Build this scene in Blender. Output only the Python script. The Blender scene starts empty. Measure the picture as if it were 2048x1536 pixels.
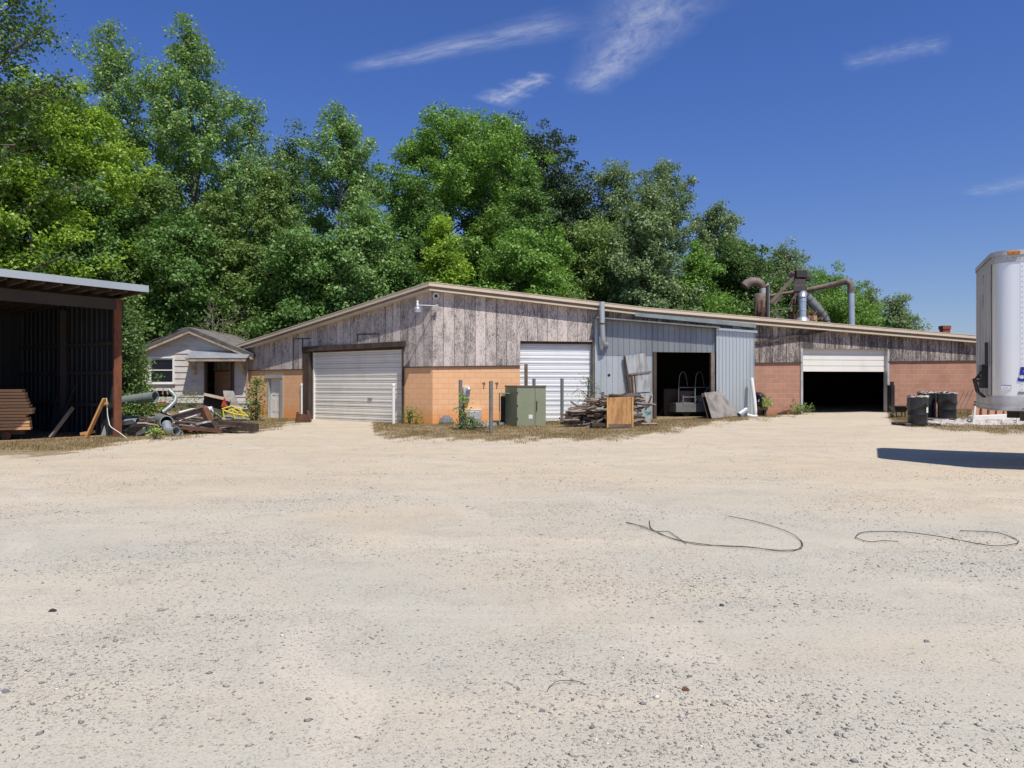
import bpy, math, random
import numpy as np
from mathutils import Vector as V, Matrix

# ------------------------------------------------------------------ camera, sky, sun
sc = bpy.context.scene
col = sc.collection
F = 1500.0          # focal length in photo pixels (2048 wide)
HC = 1.6            # eye height
cd = bpy.data.cameras.new("camera")
cd.sensor_width = 36.0
cd.lens = 36.0 * F / 2048
cd.clip_start = 0.05
cd.clip_end = 3000
cam = bpy.data.objects.new("camera", cd)
col.objects.link(cam)
cam.location = (0, 0, HC)
cam.rotation_euler = (math.radians(90), 0, 0)
sc.camera = cam

SUN_EL, SUN_AZ = math.radians(60), math.radians(28.7)   # behind the camera, to the right
sun_dir = V((math.sin(SUN_AZ)*math.cos(SUN_EL), -math.cos(SUN_AZ)*math.cos(SUN_EL), math.sin(SUN_EL)))
sd = bpy.data.lights.new("sun", 'SUN')
sd.energy = 3.9
sd.angle = math.radians(0.5)
sd.color = (1.0, 0.94, 0.86)
sun = bpy.data.objects.new("sun", sd)
col.objects.link(sun)
sun.rotation_euler = sun_dir.to_track_quat('Z', 'Y').to_euler()
sun.location = (20, -20, 40)

sc.view_settings.view_transform = 'Standard'
sc.view_settings.look = 'None'
sc.view_settings.gamma = 1
sc.view_settings.exposure = 0.33
sc.cycles.max_bounces = 6
sc.cycles.diffuse_bounces = 3
sc.cycles.glossy_bounces = 3
sc.cycles.transmission_bounces = 3
sc.cycles.use_denoising = True
sc.cycles.denoiser = 'OPENIMAGEDENOISE'
sc.cycles.denoising_input_passes = 'RGB_ALBEDO_NORMAL'
sc.cycles.denoising_prefilter = 'ACCURATE'
sc.cycles.adaptive_threshold = 0.006
sc.render.filter_size = 1.0
sc.cycles.use_adaptive_sampling = True

world = bpy.data.worlds.new("World")
sc.world = world
world.use_nodes = True
SKY_STRENGTH = 0.085


class N:
    """small node-tree helper"""
    def __init__(s, tree):
        s.t = tree
    def new(s, typ, **kw):
        n = s.t.nodes.new(typ)
        for k, v in kw.items():
            setattr(n, k, v)
        return n
    def put(s, sock, v):
        if v is None:
            return
        if hasattr(v, 'is_output'):
            s.t.links.new(v, sock)
        else:
            if sock.type == 'RGBA' and not hasattr(v, '__len__'):
                v = (v, v, v, 1)
            elif sock.type == 'RGBA' and len(v) == 3:
                v = (*v, 1)
            sock.default_value = v
    def coord(s, kind='Object'):
        return s.new('ShaderNodeTexCoord').outputs[kind]
    def mapping(s, vec, scale=(1, 1, 1), rot=(0, 0, 0), loc=(0, 0, 0)):
        n = s.new('ShaderNodeMapping')
        s.put(n.inputs['Vector'], vec)
        n.inputs['Scale'].default_value = scale
        n.inputs['Rotation'].default_value = rot
        n.inputs['Location'].default_value = loc
        return n.outputs[0]
    def noise(s, vec, scale=5, detail=4, rough=0.55, dist=0.0):
        n = s.new('ShaderNodeTexNoise')
        s.put(n.inputs['Vector'], vec)
        n.inputs['Scale'].default_value = scale
        n.inputs['Detail'].default_value = detail
        n.inputs['Roughness'].default_value = rough
        n.inputs['Distortion'].default_value = dist
        return n.outputs['Fac']
    def voronoi(s, vec, scale=10, feature='F1'):
        n = s.new('ShaderNodeTexVoronoi', feature=feature)
        s.put(n.inputs['Vector'], vec)
        n.inputs['Scale'].default_value = scale
        return n
    def math(s, op, a, b=None, clamp=False):
        n = s.new('ShaderNodeMath', operation=op, use_clamp=clamp)
        s.put(n.inputs[0], a)
        if b is not None:
            s.put(n.inputs[1], b)
        return n.outputs[0]
    def sstep(s, v, a, b):
        n = s.new('ShaderNodeMapRange', interpolation_type='SMOOTHSTEP')
        s.put(n.inputs['Value'], v)
        n.inputs['From Min'].default_value = a
        n.inputs['From Max'].default_value = b
        return n.outputs[0]
    def mix(s, fac, a, b, blend='MIX'):
        n = s.new('ShaderNodeMix', data_type='RGBA', blend_type=blend)
        s.put(n.inputs[0], fac)
        s.put(n.inputs[6], a)
        s.put(n.inputs[7], b)
        return n.outputs[2]
    def sep(s, vec):
        n = s.new('ShaderNodeSeparateXYZ')
        s.put(n.inputs[0], vec)
        return n.outputs
    def comb(s, x, y, z=0.0):
        n = s.new('ShaderNodeCombineXYZ')
        s.put(n.inputs[0], x); s.put(n.inputs[1], y); s.put(n.inputs[2], z)
        return n.outputs[0]
    def bump(s, h, strength=0.4, dist=0.02):
        n = s.new('ShaderNodeBump')
        n.inputs['Strength'].default_value = strength
        n.inputs['Distance'].default_value = dist
        s.put(n.inputs['Height'], h)
        return n.outputs[0]
    def white(s, v):
        n = s.new('ShaderNodeTexWhiteNoise', noise_dimensions='1D')
        s.put(n.inputs['W'], v)
        return n.outputs['Value']


# --- the sky: Nishita plus thin cirrus laid out on a plane high above
wn = N(world.node_tree)
bg = world.node_tree.nodes['Background']
sky = wn.new('ShaderNodeTexSky', sky_type='NISHITA')
sky.sun_disc = False
sky.sun_elevation = SUN_EL
sky.sun_rotation = math.radians(180 - 28.7)
sky.altitude = 300
sky.air_density = 1.0
sky.dust_density = 0.35
sky.ozone_density = 3.5
gv = wn.coord('Generated')
sx, sy, sz = wn.sep(gv)
zc = wn.math('MAXIMUM', sz, 0.02)
cx, cy = wn.math('DIVIDE', sx, zc), wn.math('DIVIDE', sy, zc)


def skyp(px, py):          # photo direction -> cloud plane at height 1
    e = max((768-py)/F, 0.02)
    return ((px-1024)/F/e, 1.0/e)


def wisp(p0, p1, w0, w1, seed, dens):
    """one streak of cirrus between two points of the cloud plane, with feathered sides"""
    a, b = V(skyp(*p0)), V(skyp(*p1))
    d = b-a
    L = d.length
    d.normalize()
    dx, dy = wn.math('SUBTRACT', cx, a.x), wn.math('SUBTRACT', cy, a.y)
    t = wn.math('DIVIDE', wn.math('ADD', wn.math('MULTIPLY', dx, d.x), wn.math('MULTIPLY', dy, d.y)), L)
    o = wn.math('ADD', wn.math('MULTIPLY', dx, -d.y), wn.math('MULTIPLY', dy, d.x))
    vec = wn.comb(t, o, seed)
    wob = wn.math('MULTIPLY', wn.math('SUBTRACT', wn.noise(wn.mapping(vec, (4, 0.8, 1)), 1.0, 4), 0.5), w0*1.4)
    o2 = wn.math('ABSOLUTE', wn.math('ADD', o, wob))
    w = wn.math('ADD', w0, wn.math('MULTIPLY', t, w1-w0))
    prof = wn.math('SUBTRACT', 1.0, wn.math('DIVIDE', o2, wn.math('MAXIMUM', w, 0.001)), True)
    ends = wn.math('MULTIPLY', wn.sstep(t, -0.02, 0.16), wn.math('SUBTRACT', 1.0, wn.sstep(t, 0.85, 1.05)))
    fib = wn.noise(wn.mapping(vec, (2.2, 1.3/max(max(w0, w1), 0.05), 1), (0, 0, 0.55)), 3.4, 9, 0.70, 0.35)
    f = wn.sstep(fib, 0.15, 0.85)
    prof = wn.math('POWER', prof, 1.4)
    return wn.math('MULTIPLY', wn.math('MULTIPLY', wn.math('MULTIPLY', prof, ends), f), dens)


clouds = None
for args in [((690, 140), (1165, 40), 0.05, 0.12, 1.0, 0.50), ((1168, 190), (1345, -25), 0.09, 0.22, 2.0, 0.62),
             ((975, 208), (1098, 148), 0.11, 0.05, 3.0, 0.75), ((1680, 128), (1900, 84), 0.09, 0.10, 4.0, 0.30),
             ((1930, 390), (2120, 350), 0.15, 0.25, 5.0, 0.30)]:
    k = wisp(*args)
    clouds = k if clouds is None else wn.math('ADD', clouds, k, True)
tcol = wn.mix(wn.sstep(sz, 0.0, 0.42), (0.70, 0.725, 0.895), (0.53, 0.715, 1.19))
tcol = wn.mix(wn.sstep(sz, 0.48, 0.80), tcol, (0.78, 0.80, 0.88))
tint = wn.mix(1.0, sky.outputs[0], tcol, 'MULTIPLY')
skyc = wn.mix(clouds, tint, (6.0, 6.3, 7.4, 1))
world.node_tree.links.new(skyc, bg.inputs['Color'])
bg.inputs['Strength'].default_value = SKY_STRENGTH

rnd = random.Random(7)
RNG = np.random.default_rng(11)

# ------------------------------------------------------------------ helpers


def tag(o, label=None, cat=None, group=None, kind=None):
    if label: o['label'] = label
    if cat: o['category'] = cat
    if group: o['group'] = group
    if kind: o['kind'] = kind
    return o


def thing(name, loc, label, cat, group=None):
    o = bpy.data.objects.new(name, None)
    o.empty_display_size = 0.2
    col.objects.link(o)
    o.location = loc
    return tag(o, label, cat, group)


def world_loc(o):
    v = V((0, 0, 0))
    while o is not None:
        v += o.location
        o = o.parent
    return v


def copy_tree(o, parent=None):
    c = o.copy()
    col.objects.link(c)
    if parent is not None:
        c.parent = parent
    for ch in list(o.children):
        copy_tree(ch, c)
    return c


class MB:
    """collects faces in world coordinates and links them as one mesh object"""
    def __init__(s):
        s.v, s.f, s.uv, s.sm = [], [], [], []
    def face(s, pts, uv=None, smooth=False):
        i = len(s.v)
        s.v += [tuple(p) for p in pts]
        s.f.append(list(range(i, i+len(pts))))
        s.uv.append(uv)
        s.sm.append(smooth)
        return s
    def mesh(s, verts, faces, smooth=False):
        i = len(s.v)
        s.v += [tuple(p) for p in verts]
        for f in faces:
            s.f.append([i+k for k in f])
            s.uv.append(None)
            s.sm.append(smooth)
        return s
    def box(s, c, size, M=None):
        c = V(c)
        x, y, z = [k/2 for k in size]
        vs = [V(p) for p in ((-x, -y, -z), (x, -y, -z), (x, y, -z), (-x, y, -z), (-x, -y, z), (x, -y, z), (x, y, z), (-x, y, z))]
        if M is not None:
            vs = [M @ p for p in vs]
        return s.mesh([c+p for p in vs], [(0, 3, 2, 1), (4, 5, 6, 7), (0, 1, 5, 4), (1, 2, 6, 5), (2, 3, 7, 6), (3, 0, 4, 7)])
    def beam(s, p0, p1, w, h, up=(0, 0, 1), twist=0.0):
        p0, p1 = V(p0), V(p1)
        d = (p1-p0).normalized()
        u = V(up)
        if abs(d.dot(u.normalized())) > 0.98:
            u = V((0, 1, 0))
        a = d.cross(u).normalized()
        b = a.cross(d).normalized()
        if twist:
            R = Matrix.Rotation(twist, 3, d)
            a, b = R @ a, R @ b
        a, b = a*(w/2), b*(h/2)
        vs = [p0-a-b, p0+a-b, p0+a+b, p0-a+b, p1-a-b, p1+a-b, p1+a+b, p1-a+b]
        return s.mesh(vs, [(0, 1, 2, 3), (7, 6, 5, 4), (0, 4, 5, 1), (1, 5, 6, 2), (2, 6, 7, 3), (3, 7, 4, 0)])
    def ibeam(s, p0, p1, w, h, t, up=(0, 0, 1)):
        p0, p1 = V(p0), V(p1)
        d = (p1-p0).normalized()
        a = d.cross(V(up)).normalized()
        b = a.cross(d).normalized()
        off = b*(h/2-t/2)
        s.beam(p0+off, p1+off, w, t, up)
        s.beam(p0-off, p1-off, w, t, up)
        s.beam(p0, p1, t, h-2*t, up)
        return s
    def tube(s, pts, r, n=10, caps=True, inner=None, smooth=True):
        pts = [V(p) for p in pts]
        if not hasattr(r, '__len__'):
            r = [r]*len(pts)
        def rings(rr):
            out = []
            a = None
            for i, p in enumerate(pts):
                d = (pts[min(i+1, len(pts)-1)]-pts[max(i-1, 0)]).normalized()
                if a is None:
                    a = d.cross(V((0.31, 0.2, 0.93)))
                    if a.length < 0.05:
                        a = d.cross(V((1, 0, 0)))
                a = (a-d*a.dot(d)).normalized()
                b = d.cross(a)
                out.append([p+(a*math.cos(k*2*math.pi/n)+b*math.sin(k*2*math.pi/n))*rr[i] for k in range(n)])
            return out
        R = rings(r)
        vs = [p for q in R for p in q]
        fs = []
        m = len(pts)
        for i in range(m-1):
            for k in range(n):
                fs.append((i*n+k, i*n+(k+1) % n, (i+1)*n+(k+1) % n, (i+1)*n+k))
        s.mesh(vs, fs, smooth)
        if inner:
            ri = [max(q-inner, 0.001) for q in r]
            Q = rings(ri)
            vi = [p for q in Q for p in q]
            s.mesh(vi, [tuple(reversed(f)) for f in fs], smooth)
            for i in (0, m-1):
                for k in range(n):
                    f = [R[i][k], R[i][(k+1) % n], Q[i][(k+1) % n], Q[i][k]]
                    s.face(f if i else f[::-1])
        elif caps:
            s.face(R[0][::-1])
            s.face(R[-1])
        return s
    def lathe(s, prof, c=(0, 0, 0), n=20, M=None, smooth=True):
        c = V(c)
        vs = []
        for (r, z) in prof:
            for k in range(n):
                p = V((r*math.cos(2*math.pi*k/n), r*math.sin(2*math.pi*k/n), z))
                vs.append(c+(M @ p if M is not None else p))
        fs = []
        for i in range(len(prof)-1):
            for k in range(n):
                fs.append((i*n+k, i*n+(k+1) % n, (i+1)*n+(k+1) % n, (i+1)*n+k))
        return s.mesh(vs, fs, smooth)
    def prism(s, poly, ext):
        ext = V(ext)
        a = [V(p) for p in poly]
        b = [p+ext for p in a]
        n = len(a)
        s.face(a[::-1]); s.face(b)
        for i in range(n):
            s.face([a[i], a[(i+1) % n], b[(i+1) % n], b[i]])
        return s
    def build(s, name, mat, parent=None, bevel=0.0, origin=None):
        if parent is not None:
            o0 = world_loc(parent)
        elif origin is not None:
            o0 = V(origin)
        else:
            A = np.array(s.v)
            o0 = V(((A[:, 0].min()+A[:, 0].max())/2, (A[:, 1].min()+A[:, 1].max())/2, A[:, 2].min()))
        me = bpy.data.meshes.new(name)
        A = np.array(s.v) - np.array(o0)
        me.from_pydata(A.tolist(), [], s.f)
        me.polygons.foreach_set('use_smooth', s.sm)
        if any(u is not None for u in s.uv):
            L = me.uv_layers.new(name='UVMap')
            arr = []
            for f, u in zip(s.f, s.uv):
                if u is None:
                    u = [(s.v[k][0], s.v[k][2]) for k in f]
                for q in u:
                    arr += [q[0], q[1]]
            L.data.foreach_set('uv', arr)
        for m in (mat if isinstance(mat, (list, tuple)) else [mat]):
            me.materials.append(m)
        me.update()
        o = bpy.data.objects.new(name, me)
        col.objects.link(o)
        if parent is not None:
            o.parent = parent
        else:
            o.location = o0
        if bevel:
            b = o.modifiers.new('bevel', 'BEVEL')
            b.width = bevel
            b.segments = 1
            b.limit_method = 'ANGLE'
        return o


def P(px, py, d):
    return V(((px-1024)/F*d, d, HC+(768-py)/F*d))


def ss(a, b, x):
    t = np.clip((np.asarray(x, float)-a)/(b-a), 0, 1)
    return t*t*(3-2*t)


def gz(x, y):
    x = np.asarray(x, float); y = np.asarray(y, float)
    z = ss(15, 27, y)*np.clip((x+3.5)*0.0175, 0, 0.5)
    z = z+ss(29, 33, y)*ss(-10.6, -13, x)*0.3
    z = z+ss(23, 28, y)*0.06
    z = z+0.018*np.sin(x*0.9+1.3*np.sin(y*0.4))*np.sin(y*0.7+0.6)*ss(3, 8, y)
    return z


def gzf(x, y):
    return float(gz(x, y))


def G(px, py):
    """ground point seen at a photo pixel"""
    d = 20.0
    for _ in range(30):
        x = (px-1024)/F*d
        d = 0.5*d+0.5*F*(HC-gzf(x, d))/(py-768)
    x = (px-1024)/F*d
    return V((x, d, gzf(x, d)))


def onplane(px, py, p0, n):
    """point where the view through a photo pixel meets a vertical plane"""
    r = V(((px-1024)/F, 1, (768-py)/F))
    c = V((0, 0, HC))
    t = (V(p0)-c).dot(V(n))/r.dot(V(n))
    return c+r*t


# ------------------------------------------------------------------ materials

def mat(name):
    m = bpy.data.materials.new(name)
    m.use_nodes = True
    n = N(m.node_tree)
    b = m.node_tree.nodes['Principled BSDF']
    return m, n, b


def generic(name, c, c2=None, amt=0.5, scale=3.0, rough=0.7, metal=0.0, bump=0.15, stretch=(1, 1, 1), spec=0.4, thr=(0.4, 0.65), fine=0.12):
    m, n, b = mat(name)
    co = n.mapping(n.coord(), stretch)
    f1 = n.sstep(n.noise(co, scale, 6, 0.62), *thr)
    f2 = n.noise(co, scale*9, 4, 0.6)
    c2 = c2 or tuple(k*0.6 for k in c)
    k = n.mix(n.math('MULTIPLY', f1, amt), c, c2)
    k = n.mix(n.math('MULTIPLY', n.math('SUBTRACT', f2, 0.3), fine*4, True), k, tuple(q*0.55 for q in c))
    n.put(b.inputs['Base Color'], k)
    r = n.math('ADD', rough-0.08, n.math('MULTIPLY', f2, 0.16))
    n.put(b.inputs['Roughness'], r)
    b.inputs['Metallic'].default_value = metal
    b.inputs['Specular IOR Level'].default_value = spec
    if bump:
        n.put(b.inputs['Normal'], n.bump(n.math('ADD', f2, n.math('MULTIPLY', f1, 0.5)), bump, 0.02))
    return m


def siding_mat(name, pale, dark, lo, hi, pitch=0.405, drip=0.0):
    """weathered grooved plywood: flaked paint over black mildew, one lot of wear per board"""
    m, n, b = mat(name)
    uv = n.coord('UV')
    u, z, _ = n.sep(uv)
    bi = n.math('FLOOR', n.math('DIVIDE', u, pitch))
    br = n.white(bi)
    vec = n.comb(u, z, n.math('MULTIPLY', br, 7.0))
    s1 = n.noise(n.mapping(vec, (30, 7, 1)), 1.0, 6, 0.68, 0.3)
    s2 = n.noise(n.mapping(vec, (3.2, 1.1, 1)), 1.0, 4, 0.6)
    s3 = n.noise(n.mapping(vec, (75, 16, 1)), 1.0, 3, 0.6)
    tot = n.math('ADD', n.math('MULTIPLY', s1, 0.44), n.math('MULTIPLY', s2, 0.34))
    tot = n.math('ADD', tot, n.math('MULTIPLY', s3, 0.48))
    tot = n.math('ADD', tot, n.math('MULTIPLY', br, 0.05))
    if drip:
        s4 = n.noise(n.mapping(vec, (9, 0.6, 1)), 1.0, 5, 0.6, 0.5)
        tot = n.math('ADD', tot, n.math('MULTIPLY', n.math('SUBTRACT', s4, 0.5), drip))
    f = n.sstep(tot, lo, hi)
    tone = n.mix(br, pale, tuple(k*0.84 for k in pale))
    tone = n.mix(n.sstep(s2, 0.5, 0.8), tone, tuple(k*0.8 for k in pale))
    c = n.mix(f, tone, dark)
    fr = n.math('FRACT', n.math('DIVIDE', u, pitch))
    g = n.math('LESS_THAN', fr, 0.04)
    c = n.mix(n.math('MULTIPLY', g, 0.85), c, (0.03, 0.026, 0.025))
    n.put(b.inputs['Base Color'], c)
    b.inputs['Roughness'].default_value = 0.85
    b.inputs['Specular IOR Level'].default_value = 0.2
    h = n.math('SUBTRACT', n.math('MULTIPLY', s3, 0.25), n.math('MULTIPLY', g, 1.0))
    n.put(b.inputs['Normal'], n.bump(h, 0.6, 0.015))
    return m


def block_mat(name, c1, c2, mortar, stain, blotch=0.5):
    m, n, b = mat(name)
    uv = n.coord('UV')
    u, z, _ = n.sep(uv)
    br = n.new('ShaderNodeTexBrick')
    n.put(br.inputs['Vector'], uv)
    for k, v in (('Scale', 1.0), ('Mortar Size', 0.009), ('Mortar Smooth', 0.35), ('Bias', 0.0), ('Brick Width', 0.406), ('Row Height', 0.203)):
        br.inputs[k].default_value = v
    br.inputs['Color1'].default_value = (*c1, 1)
    br.inputs['Color2'].default_value = (*c2, 1)
    br.inputs['Mortar'].default_value = (*mortar, 1)
    n1 = n.noise(uv, 1.3, 5, 0.6)
    n2 = n.noise(uv, 26, 4, 0.6)
    c = n.mix(n.math('MULTIPLY', n.sstep(n1, 0.42, 0.7), blotch), br.outputs['Color'], tuple(k*0.72 for k in c1))
    c = n.mix(n.math('MULTIPLY', n.sstep(n2, 0.5, 0.8), 0.25), c, tuple(k*1.15 for k in c1))
    low = n.math('ADD', z, n.math('MULTIPLY', n.math('SUBTRACT', n.noise(uv, 2.1, 4), 0.5), 0.7))
    c = n.mix(n.math('MULTIPLY', n.math('SUBTRACT', 1.0, n.sstep(low, 0.15, 0.85)), 0.8), c, stain)
    n.put(b.inputs['Base Color'], c)
    b.inputs['Roughness'].default_value = 0.8
    b.inputs['Specular IOR Level'].default_value = 0.25
    h = n.math('ADD', n.math('MULTIPLY', br.outputs['Fac'], -1.0), n.math('MULTIPLY', n2, 0.3))
    n.put(b.inputs['Normal'], n.bump(h, 0.5, 0.01))
    return m


def leaf_mat(name, c1, c2, c3, trans=0.3, gloss=0.4):
    """leaves: every leaf its own tone between three greens"""
    m, n, b = mat(name)
    g = n.new('ShaderNodeNewGeometry')
    r = g.outputs['Random Per Island']
    big = n.noise(n.coord(), 0.32, 3, 0.5)
    k = n.mix(n.sstep(r, 0.15, 0.6), c1, c2)
    k = n.mix(n.math('MULTIPLY', n.sstep(r, 0.7, 1.0), 0.8), k, c3)
    k = n.mix(n.math('MULTIPLY', n.sstep(big, 0.45, 0.7), 0.45), k, tuple(q*1.35 for q in c2))
    n.put(b.inputs['Base Color'], k)
    b.inputs['Roughness'].default_value = 0.45
    b.inputs['Specular IOR Level'].default_value = gloss
    tr = n.new('ShaderNodeBsdfTranslucent')
    n.put(tr.inputs['Color'], n.mix(0.5, k, (c3[0]*1.1, c3[1]*1.25, c3[2]*0.6)))
    mx = n.new('ShaderNodeMixShader')
    mx.inputs[0].default_value = trans
    out = m.node_tree.nodes['Material Output']
    m.node_tree.links.new(b.outputs[0], mx.inputs[1])
    m.node_tree.links.new(tr.outputs[0], mx.inputs[2])
    m.node_tree.links.new(mx.outputs[0], out.inputs[0])
    return m


M_ = {}
M_['siding'] = siding_mat('weathered_siding', (0.69, 0.605, 0.55), (0.115, 0.108, 0.10), 0.575, 0.80)
M_['siding_dark'] = siding_mat('mildewed_siding', (0.52, 0.435, 0.385), (0.075, 0.068, 0.066), 0.50, 0.74, 0.61, 0.45)
M_['block'] = block_mat('orange_painted_block', (0.84, 0.50, 0.275), (0.79, 0.46, 0.25), (0.68, 0.375, 0.185), (0.78, 0.32, 0.10), 0.22)
M_['block_brown'] = block_mat('brown_painted_block', (0.43, 0.235, 0.16), (0.37, 0.20, 0.135), (0.52, 0.315, 0.23), (0.36, 0.16, 0.09), 0.5)
M_['trim'] = generic('cream_trim', (0.64, 0.54, 0.41), (0.48, 0.39, 0.29), 0.5, 1.2, 0.55, 0, 0.05, (1, 1, 1), 0.4, (0.45, 0.7), 0.05)
M_['roofing'] = generic('grey_roofing', (0.22, 0.22, 0.22), None, 0.5, 1.0, 0.8)
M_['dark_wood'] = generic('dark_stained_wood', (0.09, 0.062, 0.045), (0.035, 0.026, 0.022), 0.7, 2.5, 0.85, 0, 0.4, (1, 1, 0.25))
M_['grey_wood'] = generic('grey_weathered_wood', (0.25, 0.21, 0.18), (0.11, 0.09, 0.075), 0.7, 3.0, 0.9, 0, 0.4)
M_['brown_wood'] = generic('brown_scrap_wood', (0.21, 0.145, 0.10), (0.08, 0.055, 0.04), 0.8, 3.0, 0.9, 0, 0.4)
M_['pale_wood'] = generic('bleached_scrap_wood', (0.40, 0.31, 0.235), (0.20, 0.15, 0.11), 0.7, 3.0, 0.9, 0, 0.4)
M_['new_wood'] = generic('fresh_pine', (0.60, 0.33, 0.125), (0.45, 0.22, 0.07), 0.6, 2.5, 0.7, 0, 0.2)
M_['lumber'] = generic('tan_lumber', (0.64, 0.37, 0.18), (0.47, 0.25, 0.115), 0.7, 1.6, 0.75, 0, 0.25, (0.5, 0.5, 3))
M_['plywood'] = generic('orange_plywood', (0.50, 0.27, 0.10), (0.28, 0.13, 0.045), 0.8, 4.0, 0.6, 0, 0.25, (2.5, 2.5, 0.35), 0.4, (0.42, 0.6), 0.15)
M_['door_cream'] = generic('dusty_cream_door', (0.79, 0.77, 0.70), (0.62, 0.57, 0.48), 0.5, 1.4, 0.5, 0, 0.05, (1, 1, 0.6), 0.4, (0.45, 0.75), 0.04)
M_['door_white'] = generic('white_ribbed_door', (0.80, 0.82, 0.82), (0.62, 0.63, 0.62), 0.4, 1.0, 0.4, 0, 0.04, (1, 1, 0.5), 0.5, (0.5, 0.8), 0.03)
M_['white_paint'] = generic('white_paint', (0.80, 0.78, 0.72), (0.60, 0.55, 0.46), 0.5, 2.5, 0.45, 0, 0.05, (1, 1, 1), 0.5, (0.5, 0.8), 0.03)
M_['white_plastic'] = generic('white_plastic', (0.80, 0.80, 0.78), (0.62, 0.60, 0.55), 0.5, 2.0, 0.35, 0, 0.1)
M_['cottage'] = generic('old_white_lap_siding', (0.60, 0.565, 0.52), (0.36, 0.32, 0.28), 0.65, 2.6, 0.8, 0, 0.25, (0.6, 1, 2.2), 0.25, (0.45, 0.72), 0.10)
M_['cottage_trim'] = generic('peeling_tan_trim', (0.46, 0.37, 0.28), (0.22, 0.16, 0.11), 0.7, 3.5, 0.8, 0, 0.2)
M_['shingle'] = generic('old_grey_shingle', (0.20, 0.185, 0.17), (0.09, 0.08, 0.075), 0.7, 3.0, 0.95, 0, 0.6)
M_['galv'] = generic('galvanised_sheet', (0.55, 0.595, 0.60), (0.42, 0.45, 0.455), 0.7, 0.9, 0.42, 0.45, 0.05, (1, 1, 0.3), 0.5, (0.4, 0.7), 0.06)
M_['galv_dark'] = generic('dull_galvanised_sheet', (0.31, 0.335, 0.345), (0.22, 0.235, 0.245), 0.7, 0.9, 0.45, 0.4, 0.05, (1, 1, 0.3))
M_['shed_sheet'] = generic('shade_darkened_sheet', (0.038, 0.043, 0.05), (0.02, 0.022, 0.025), 0.7, 0.8, 0.6, 0.2, 0.05, (1, 1, 0.3))  # near black: the shade inside the pole shed is put into the sheet colour
M_['galv_bright'] = generic('bright_galvanised', (0.55, 0.60, 0.64), (0.40, 0.44, 0.47), 0.6, 2.0, 0.38, 0.6, 0.05)
M_['corrugated'] = generic('dull_corrugated_steel', (0.36, 0.385, 0.40), (0.22, 0.23, 0.235), 0.6, 0.8, 0.55, 0.3, 0.05, (1, 1, 0.3))
M_['grey_steel'] = generic('grey_steel', (0.245, 0.255, 0.25), (0.16, 0.15, 0.14), 0.6, 3.0, 0.5, 0.3, 0.08)
M_['dark_steel'] = generic('dark_steel', (0.05, 0.048, 0.048), (0.085, 0.05, 0.035), 0.6, 3.0, 0.6, 0.3, 0.15)
M_['black'] = generic('black_paint', (0.016, 0.017, 0.018), (0.035, 0.033, 0.03), 0.6, 4.0, 0.4, 0.0, 0.08)
M_['rust'] = generic('rusted_steel', (0.15, 0.065, 0.035), (0.07, 0.04, 0.03), 0.7, 4.0, 0.85, 0.1, 0.3)
M_['rust_red'] = generic('red_oxide_post', (0.20, 0.068, 0.03), (0.09, 0.033, 0.02), 0.75, 5.0, 0.75, 0.05, 0.25, (1, 1, 0.4))
M_['rust_pale'] = generic('brown_dusty_steel', (0.23, 0.175, 0.14), (0.11, 0.07, 0.05), 0.7, 3.5, 0.7, 0.2, 0.2)
M_['pipe_grey'] = generic('grey_sheet_pipe', (0.30, 0.345, 0.335), (0.20, 0.225, 0.22), 0.6, 2.2, 0.45, 0.35, 0.06)
M_['green_box'] = generic('faded_green_enamel', (0.245, 0.285, 0.185), (0.32, 0.315, 0.205), 0.7, 1.6, 0.5, 0.05, 0.06, (1, 1, 0.6))
M_['aluminium'] = generic('trailer_aluminium', (0.95, 0.945, 0.92), (0.84, 0.835, 0.81), 0.5, 1.1, 0.36, 0.5, 0.03, (1, 1, 0.25), 0.5, (0.45, 0.75), 0.03)
M_['trailer_nose'] = generic('dusty_trailer_nose', (0.58, 0.575, 0.555), (0.44, 0.43, 0.41), 0.7, 2.0, 0.6, 0.25, 0.06, (1, 1, 0.3))
M_['sheet_patch'] = generic('streaked_old_sheet', (0.50, 0.53, 0.53), (0.27, 0.255, 0.24), 0.9, 2.4, 0.6, 0.2, 0.15, (3.5, 3.5, 0.5), 0.4, (0.42, 0.62), 0.2)
M_['trim_shade'] = generic('shadow_brown_trim', (0.34, 0.27, 0.20), (0.22, 0.17, 0.12), 0.6, 1.5, 0.7)  # brown paints in the shadow of the recess between the cream bands
M_['rail_alu'] = generic('dull_rail', (0.60, 0.60, 0.585), (0.42, 0.41, 0.39), 0.7, 3.0, 0.5, 0.4, 0.1)
M_['blue'] = generic('blue_decal', (0.02, 0.035, 0.30), None, 0.2, 3.0, 0.5)
M_['yellow'] = generic('yellow_enamel', (0.62, 0.54, 0.05), (0.42, 0.34, 0.04), 0.5, 6.0, 0.45)
M_['red'] = generic('red_plastic', (0.46, 0.07, 0.04), None, 0.3, 3.0, 0.5)
M_['amber'] = generic('amber_lens', (0.55, 0.17, 0.02), (0.25, 0.07, 0.01), 0.7, 20.0, 0.3)
M_['teal'] = generic('teal_plastic', (0.10, 0.36, 0.30), None, 0.3, 3.0, 0.5)
M_['brick'] = generic('red_brick', (0.30, 0.085, 0.05), (0.20, 0.06, 0.04), 0.7, 6.0, 0.85)
M_['concrete'] = generic('concrete', (0.36, 0.34, 0.31), (0.25, 0.23, 0.20), 0.6, 3.0, 0.9, 0, 0.3)
M_['stone'] = generic('grey_stone', (0.20, 0.20, 0.205), (0.12, 0.12, 0.125), 0.6, 6.0, 0.9, 0, 0.4)
M_['interior'] = generic('dim_interior_board', (0.06, 0.05, 0.045), None, 0.5, 1.0, 0.9)
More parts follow.
